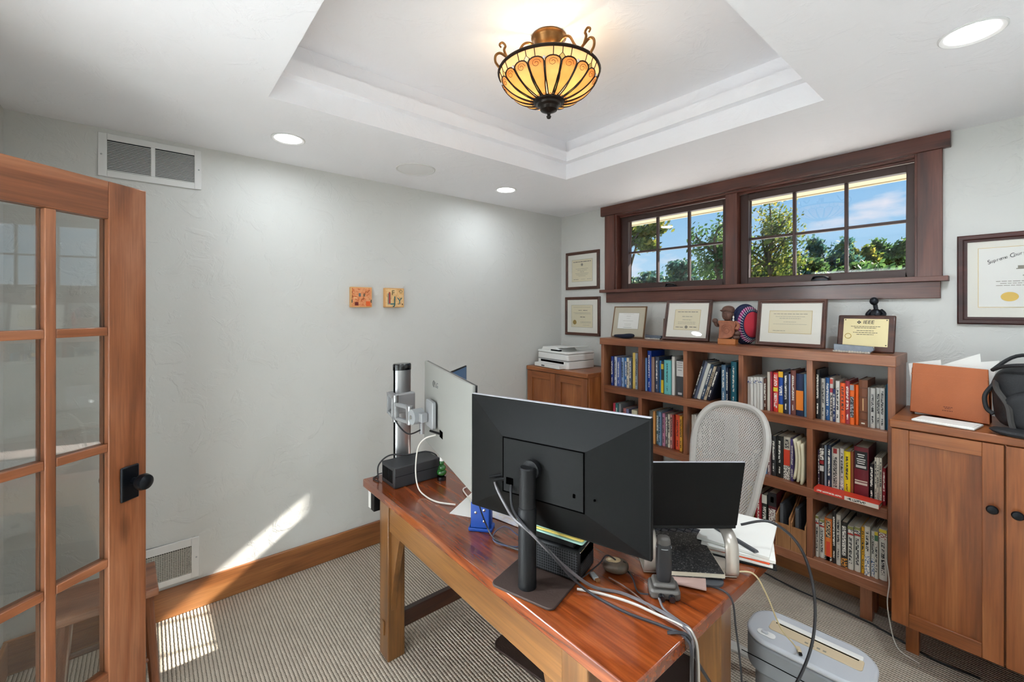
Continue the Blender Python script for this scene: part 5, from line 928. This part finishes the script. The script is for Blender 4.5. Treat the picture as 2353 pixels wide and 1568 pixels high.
cable('white cable hanging from the white monitor to the desk papers', [(1.165, -2.02, 1.028), (1.13, -2.055, 1.01), (1.095, -2.07, .96), (1.085, -2.075, .86), (1.10, -2.07, .79), (1.15, -2.06, z), (1.23, -2.05, z), (1.30, -2.005, z)], .0032, 'cable_white')
cable('short white cable lying under the white monitor', [(1.18, -1.87, z), (1.20, -1.90, z), (1.30, -1.93, z), (1.36, -1.94, z + .004)], .003, 'cable_white')
cable('black cable draped from the monitor arm to the power supply', [(1.06, -2.04, 1.03), (.98, -2.06, 1.00), (.92, -2.09, 1.05), (.88, -2.09, 1.12), (.85, -2.07, 1.16)], .0035, 'cable')
cable('black cable arched over the top of the power supply', [(.90, -1.885, DT + .03), (.92, -1.872, .84), (.90, -1.92, .868), (.87, -2.0, .862), (.83, -2.08, .866), (.826, -2.135, .83), (.832, -2.14, DT + .006)], .0035, 'cable')
cable('black cable on the desk left of the power supply', [(.840, -2.10, DT + .03), (.81, -2.125, DT + .02), (.79, -2.13, DT + .005), (.81, -2.155, DT + .004), (.86, -2.150, DT + .004)], .003, 'cable')
cable('thin black cable running from the mouse to the scanner', [(1.97, -1.99, z + .004), (1.99, -1.93, .80), (2.0, -1.90, .82), (2.02, -1.85, z + .01), (2.06, -1.86, z), (2.11, -1.905, z), (2.142, -1.90, z + .006)], .0024, 'cable')
cable('thin brown cable on the desk between the mouse and scanner', [(2.015, -1.915, z), (2.07, -1.915, z), (2.13, -1.925, z), (2.20, -1.945, z), (2.288, -1.952, z), (2.300, -1.955, .70), (2.296, -1.95, .30)], .0024, mat('wire_brown', '5a3c30', .5))
cable('grey cable from the scanner cradle to the desk corner', [(2.172, -1.895, z + .008), (2.20, -1.915, z), (2.25, -1.925, z), (2.288, -1.935, z), (2.304, -1.940, .71), (2.302, -1.945, .45), (2.30, -1.945, .06)], .0034, 'cable_grey')
cable('thick white cable falling off the right edge of the desk', [(1.99, -2.03, z), (2.05, -1.992, z), (2.13, -1.965, z + .004), (2.20, -1.95, z + .003), (2.26, -1.940, z + .003), (2.292, -1.940, z), (2.310, -1.945, .70), (2.312, -1.95, .40), (2.312, -1.955, .03)], .0036, 'cable_pale')
cable('long black cable looping from the laptop down over the shredder', [(2.255, -1.565, .905), (2.32, -1.51, .92), (2.385, -1.47, .86), (2.42, -1.46, .74), (2.425, -1.49, .60), (2.40, -1.58, .49), (2.37, -1.70, .46), (2.33, -1.82, .54), (2.30, -1.92, .68), (2.292, -1.962, z + .004), (2.25, -1.985, z)], .0042, 'cable', 10)
cable('thin cream cable hanging from the desk onto the shredder', [(2.245, -1.60, z), (2.288, -1.56, z), (2.31, -1.52, .70), (2.318, -1.42, .55), (2.315, -1.30, .44), (2.312, -1.24, .385)], .0024, mat('cream_cable', 'c8b890', .5))
cable('thin black cable drooping under the right end of the desk', [(2.11, -1.77, z), (2.20, -1.735, z), (2.285, -1.72, z), (2.305, -1.72, .68), (2.325, -1.73, .52), (2.315, -1.76, .38), (2.29, -1.80, .25), (2.26, -1.85, .05)], .003, 'cable')
t = thing('usb_plug', 'small grey plug at the end of the cream cable on the shredder', 'plug', (2.312, -1.228, .3755), R(30)); B(-.006, .006, -.016, .012, 0, .007).build('housing', 'beige', t, bevel=.001); B(-.005, .005, -.026, -.016, .001, .006).build('connector', 'black', t)
cable('white cable hanging beside the bookcase end and the right cabinet', [(2.400, -.318, .40), (2.412, -.325, .30), (2.405, -.325, .20), (2.415, -.32, .10), (2.430, -.31, .02), (2.46, -.34, .006), (2.52, -.36, .005)], .0026, 'cable_white')
cable('black cable lying on the carpet under the bookcase', [(1.75, -.15, .005), (1.95, -.19, .005), (2.15, -.20, .005), (2.30, -.21, .005), (2.42, -.24, .005), (2.55, -.28, .005), (2.7, -.27, .005)], .0045, 'cable')
t = thing('cable_tie', 'black cable clip bundling the cords below the desk corner', 'cable clip', (2.318, -1.955, .50)); MB().sell((0, 0, 0), (.022, .028, .022), 3, 16, 8).build('clip', 'black', t); B(-.012, .030, .02, .032, -.05, -.01).build('tab', 'black_gloss', t)

# ================================================================== FLOOR THINGS
t = thing('paper_shredder', 'silver paper shredder with a beige slot cover beside the desk', 'shredder', (2.322, -1.158, 0), R(4))
MB().prism(rrect(-.165, .165, -.085, .085, .06, 8), 0, .245).build('bin', 'shred_dark', t, bevel=.006); MB().prism(rrect(-.192, .192, -.106, .106, .085, 10), .245, .352).build('head', 'shred_dark', t, bevel=.008)
MB().prism(rrect(-.194, .194, -.108, .108, .087, 10), .352, .372).build('top_cover', 'shred', t, bevel=.010, seg=3)
MB().prism(rrect(-.125, .155, -.022, .040, .012), .372, .3745).build('slot_cover', 'beige', t, bevel=.001); MB().prism(rrect(-.115, .15, .034, .056, .004), .372, .378).build('paper_guide', 'white_pl', t, bevel=.002); B(-.11, .14, .026, .031, .3742, .3755).build('feed_slot', 'seam', t)
MB().prism(rrect(-.150, -.090, -.075, -.045, .013), .372, .375).build('switch_plate', 'white_pl', t, bevel=.001); MB().sell((-.125, -.06, .377), (.012, .008, .005), 2.5, 14, 6).build('switch', 'shred', t); ic = MB()
for k in range(4): ic.box(-.01 + .018 * k, .0 + .018 * k, -.012, -.004, .3744, .3750)
ic.build('warning_icons', 'ink_soft', t); B(-.19, .19, -.1075, -.1065, .300, .303).build('seam_line', 'seam', t)
cable('black power cord with a plug beside the shredder', [(2.16, -1.29, .20), (2.165, -1.305, .14), (2.17, -1.30, .06), (2.18, -1.31, .006), (2.24, -1.36, .005)], .0045, 'cable')
o = MB().prism(rrect(-.42, .42, -.27, .27, .05), 0, .012).build('floor_mat', 'mat_brown', loc=(1.585, -1.425, .0005), rot=(0, 0, R(9)), bevel=.003); tag(o, 'dark brown rounded foot mat on the carpet under the desk', 'mat')
# ------------------------------------------------------------------ stool behind the door
t = thing('wooden_stool', 'small wooden stool behind the open glass door', 'stool', (.480, -3.105, 0), R(2))
MB().grid(lambda u, v: (-.125 + .25 * u, -.150 + .30 * v, .452 - .010 * math.sin(math.pi * u) * math.sin(math.pi * v)), 8, 8).build('seat', DOR['y'], t, solid=.030, bevel=.004)
B(-.02, .02, -.012, .012, .4385, .4595).build('grip_slot', 'paper', t)
for sx_ in (-1, 1):
    for sy_ in (-1, 1): MB().tube([(sx_ * .095, sy_ * .115, .438), (sx_ * .118, sy_ * .142, .012)], [.020, .016], 10).build('leg', DOR['z'], t)
    MB().tube([(sx_ * .11, -.128, .19), (sx_ * .11, .128, .19)], .011, 8).build('stretcher', DOR['y'], t)
for sy_ in (-1, 1): MB().tube([(-.106, sy_ * .125, .27), (.106, sy_ * .125, .27)], .011, 8).build('stretcher', DOR['x'], t)
# ------------------------------------------------------------------ mesh office chair
def meshmat():
    m, tt, b = nodes('chair_mesh'); L = tt.links.new; b.inputs['Base Color'].default_value = (*lin('b4b0aa'), 1); b.inputs['Roughness'].default_value = .6
    c = tt.nodes.new('ShaderNodeTexCoord'); outs = []
    for rot in (35, -35):
        mp_ = tt.nodes.new('ShaderNodeMapping'); mp_.inputs['Rotation'].default_value = (0, R(rot), 0); L(c.outputs['Object'], mp_.inputs[0])
        wv = tt.nodes.new('ShaderNodeTexWave'); wv.bands_direction = 'X'; wv.inputs['Scale'].default_value = 34; L(mp_.outputs[0], wv.inputs['Vector']); outs.append(wv.outputs['Fac'])
    mxn = tt.nodes.new('ShaderNodeMath'); mxn.operation = 'MAXIMUM'; L(outs[0], mxn.inputs[0]); L(outs[1], mxn.inputs[1])
    r = tt.nodes.new('ShaderNodeValToRGB'); r.color_ramp.elements[0].position = .42; r.color_ramp.elements[1].position = .55; r.color_ramp.elements[0].color = (.3, .3, .3, 1); L(mxn.outputs[0], r.inputs[0]); L(r.outputs[0], b.inputs['Alpha']); return m
MESH = meshmat()
t = thing('office_chair', 'light grey mesh back office chair behind the desk', 'chair', (1.870, -.815, 0), R(-4))
def backp(u, v):                                    # u across, v up (both -1..1)
    zc = .80 + .29 * v; w_ = .205 * (.82 + .18 * v) if v < .5 else .205 * .91; return Vector((u * w_, -.03 + .16 * (v + 1) / 2 - .03 * u * u - .02 * (1 - v * v), zc))
def disk(s_, th):
    c_, q = math.cos(th), math.sin(th); f = lambda x: math.copysign(abs(x) ** .62, x); return s_ * f(c_), s_ * f(q)
MB().grid(lambda a_, b_: backp(*disk(.02 + .95 * b_, 2 * math.pi * a_)), 48, 10).build('backrest_mesh', MESH, t)
MB().tube([backp(*disk(1, 2 * math.pi * k / 48)) for k in range(48)], .017, 8, close=True).build('back_frame', 'chair_frame', t)
def seatp(u, v): return Vector((u * .22, -.27 + .21 * v, .455 - .03 * (1 - u * u) - (.03 * max(0, -v) ** 2)))
MB().grid(lambda a_, b_: seatp(*disk(.02 + .95 * b_, 2 * math.pi * a_)), 48, 8).build('seat_mesh', MESH, t); MB().tube([seatp(*disk(1, 2 * math.pi * k / 48)) for k in range(48)], .018, 8, close=True).build('seat_frame', 'chair_frame', t)
MB().tube([(0, -.02, .50), (0, .03, .64), (0, .09, .80)], .022, 8).build('back_spine', 'dgrey_pl', t); B(-.10, .10, -.36, -.10, .385, .425).build('tilt_mechanism', 'dgrey_pl', t, bevel=.01); MB().tube([(0, -.25, .09), (0, -.25, .39)], .028, 16).build('gas_lift', 'dgrey_pl', t)
for k in range(5):
    a = R(24 + 72 * k); c_, s_ = math.cos(a), math.sin(a); MB().tube([(0, -.25, .10), (.16 * c_, -.25 + .16 * s_, .095), (.30 * c_, -.25 + .30 * s_, .065)], [.028, .022, .015], 8).build('base_leg', 'chair_frame', t)
    MB().tube([(.30 * c_ - .012 * s_, -.25 + .30 * s_ + .012 * c_, .0285), (.30 * c_ + .012 * s_, -.25 + .30 * s_ - .012 * c_, .0285)], .028, 14).build('caster', 'black', t)

# ================================================================== OUTSIDE
struct(B(-40, 40, .15, 70, -.6, -.5).build('lawn', 'grass'))
def tree(label, x, y, zc, rx, rz_, nleaf, lm, leaf, trunk_x=0, sparse=.6, nb=9, seed=1):
    rng = random.Random(seed); t = thing('tree', label, 'tree', (x, y, -.5), group='trees beyond the window'); zc += .5; fol = MB(); br = MB(); tips = []
    br.tube(crom([(trunk_x, 0, 0), (trunk_x * .7, .1, zc * .5), (0, 0, zc)], 5), [.10 - .007 * k for k in range(11)], 7)
    for k in range(nb):
        a = rng.uniform(0, 2 * math.pi); rr = rng.uniform(.45, 1); el = rng.uniform(-.8, 1.0); tip = Vector((rx * rr * math.cos(a) * math.sqrt(max(.05, 1 - el * el * .8)), rx * .7 * rr * math.sin(a), zc + rz_ * el)); b0 = Vector((trunk_x * .3, 0, zc - rz_ * rng.uniform(.2, .8)))
        mid = (b0 + tip) / 2 + Vector((rng.uniform(-.2, .2), rng.uniform(-.2, .2), .15)); br.tube(crom([b0, mid, tip], 4), [.045 - .004 * q for q in range(9)], 5); tips.append((tip, mid))
    for k in range(nleaf):
        tip, mid = rng.choice(tips); q = rng.random() ** .6; c_ = mid.lerp(tip, q) + Vector([rng.gauss(0, sparse * rx * .33), rng.gauss(0, sparse * rx * .33), rng.gauss(0, sparse * rz_ * .28)])
        n = Vector([rng.gauss(0, 1) for _ in range(3)]).normalized(); u = n.orthogonal().normalized(); v = n.cross(u); s_ = leaf * rng.uniform(.6, 1.3)
        b_ = len(fol.v); fol.v += [tuple(c_ - u * s_), tuple(c_ - v * s_ * .55), tuple(c_ + u * s_), tuple(c_ + v * s_ * .55)]; fol.f.append((b_, b_ + 1, b_ + 2, b_ + 3))
    br.build('branches', 'bark', t)
    me = bpy.data.meshes.new('foliage'); me.from_pydata(fol.v, [], fol.f); me.materials.append(M[lm]); o = bpy.data.objects.new('foliage', me); COL.objects.link(o); o.parent = t; o['kind'] = 'stuff'
tree('gold green tree with a dense crown seen at the left of the left window', -6.42, 10.87, 4.22, 0.99, 0.54, 5200, 'leaf_gold', 0.085, -1.2, 0.42, 10, 11)
tree('sparse leafy tree seen in the right part of the left window', -2.78, 8.99, 3.32, 0.72, 1.06, 2600, 'leaf_green', 0.062, 0.3, 0.55, 16, 12)
tree('tall thin leaved tree seen at the left of the right window', -2.56, 12.36, 3.68, 0.92, 1.40, 3000, 'leaf_gold', 0.062, 0.0, 0.60, 18, 13)
tree('low green bush at the left foot of the left window', -8.61, 14.49, 2.82, 0.90, 0.44, 2400, 'leaf_teal', 0.100, 0.0, 0.50, 8, 14)
tree('low dark bush in the middle of the left window', -6.45, 13.94, 2.98, 0.81, 0.50, 2000, 'leaf_teal', 0.085, 0.0, 0.55, 8, 15)
tree('pale green bush at the left foot of the right window', -5.55, 21.24, 3.52, 1.32, 0.75, 3400, 'leaf_gold', 0.110, 0.0, 0.50, 10, 16)
tree('grey green round tree in the middle of the right window', -4.98, 28.14, 4.44, 1.43, 1.35, 4200, 'leaf_teal', 0.130, 0.0, 0.42, 12, 17)
tree('yellow green bush right of the middle in the right window', -4.18, 32.21, 4.52, 1.01, 1.06, 3000, 'leaf_gold', 0.130, 0.0, 0.45, 9, 18)
tree('dark green tree at the right of the right window', -3.49, 36.15, 5.12, 1.44, 1.38, 4600, 'leaf_green', 0.150, 0.0, 0.38, 12, 19)
tree('distant dark tree at the right edge of the right window', -3.13, 42.80, 6.07, 1.16, 1.63, 3200, 'leaf_green', 0.160, 0.0, 0.42, 9, 20)
tree('leafy shrub low between the trees of the right window', -5.34, 24.61, 3.55, 1.15, 0.77, 3000, 'leaf_green', 0.110, 0.0, 0.50, 9, 21)

tree('long low hedge far behind the trees of the left window', -15.20, 16.90, 2.3, 3.4, 1.3, 3600, 'leaf_teal', 0.150, 0.0, 0.40, 12, 31)
tree('low far hedge under the tall thin tree of the right window', -10.40, 21.90, 2.6, 3.0, 1.6, 3600, 'leaf_green', 0.160, 0.0, 0.40, 12, 32)
tree('low far hedge at the middle foot of the right window', -6.60, 24.60, 2.6, 3.0, 1.6, 3600, 'leaf_teal', 0.170, 0.0, 0.40, 12, 33)
tree('low far hedge at the right foot of the right window', -2.60, 27.00, 2.6, 3.0, 1.6, 3600, 'leaf_green', 0.180, 0.0, 0.40, 12, 34)
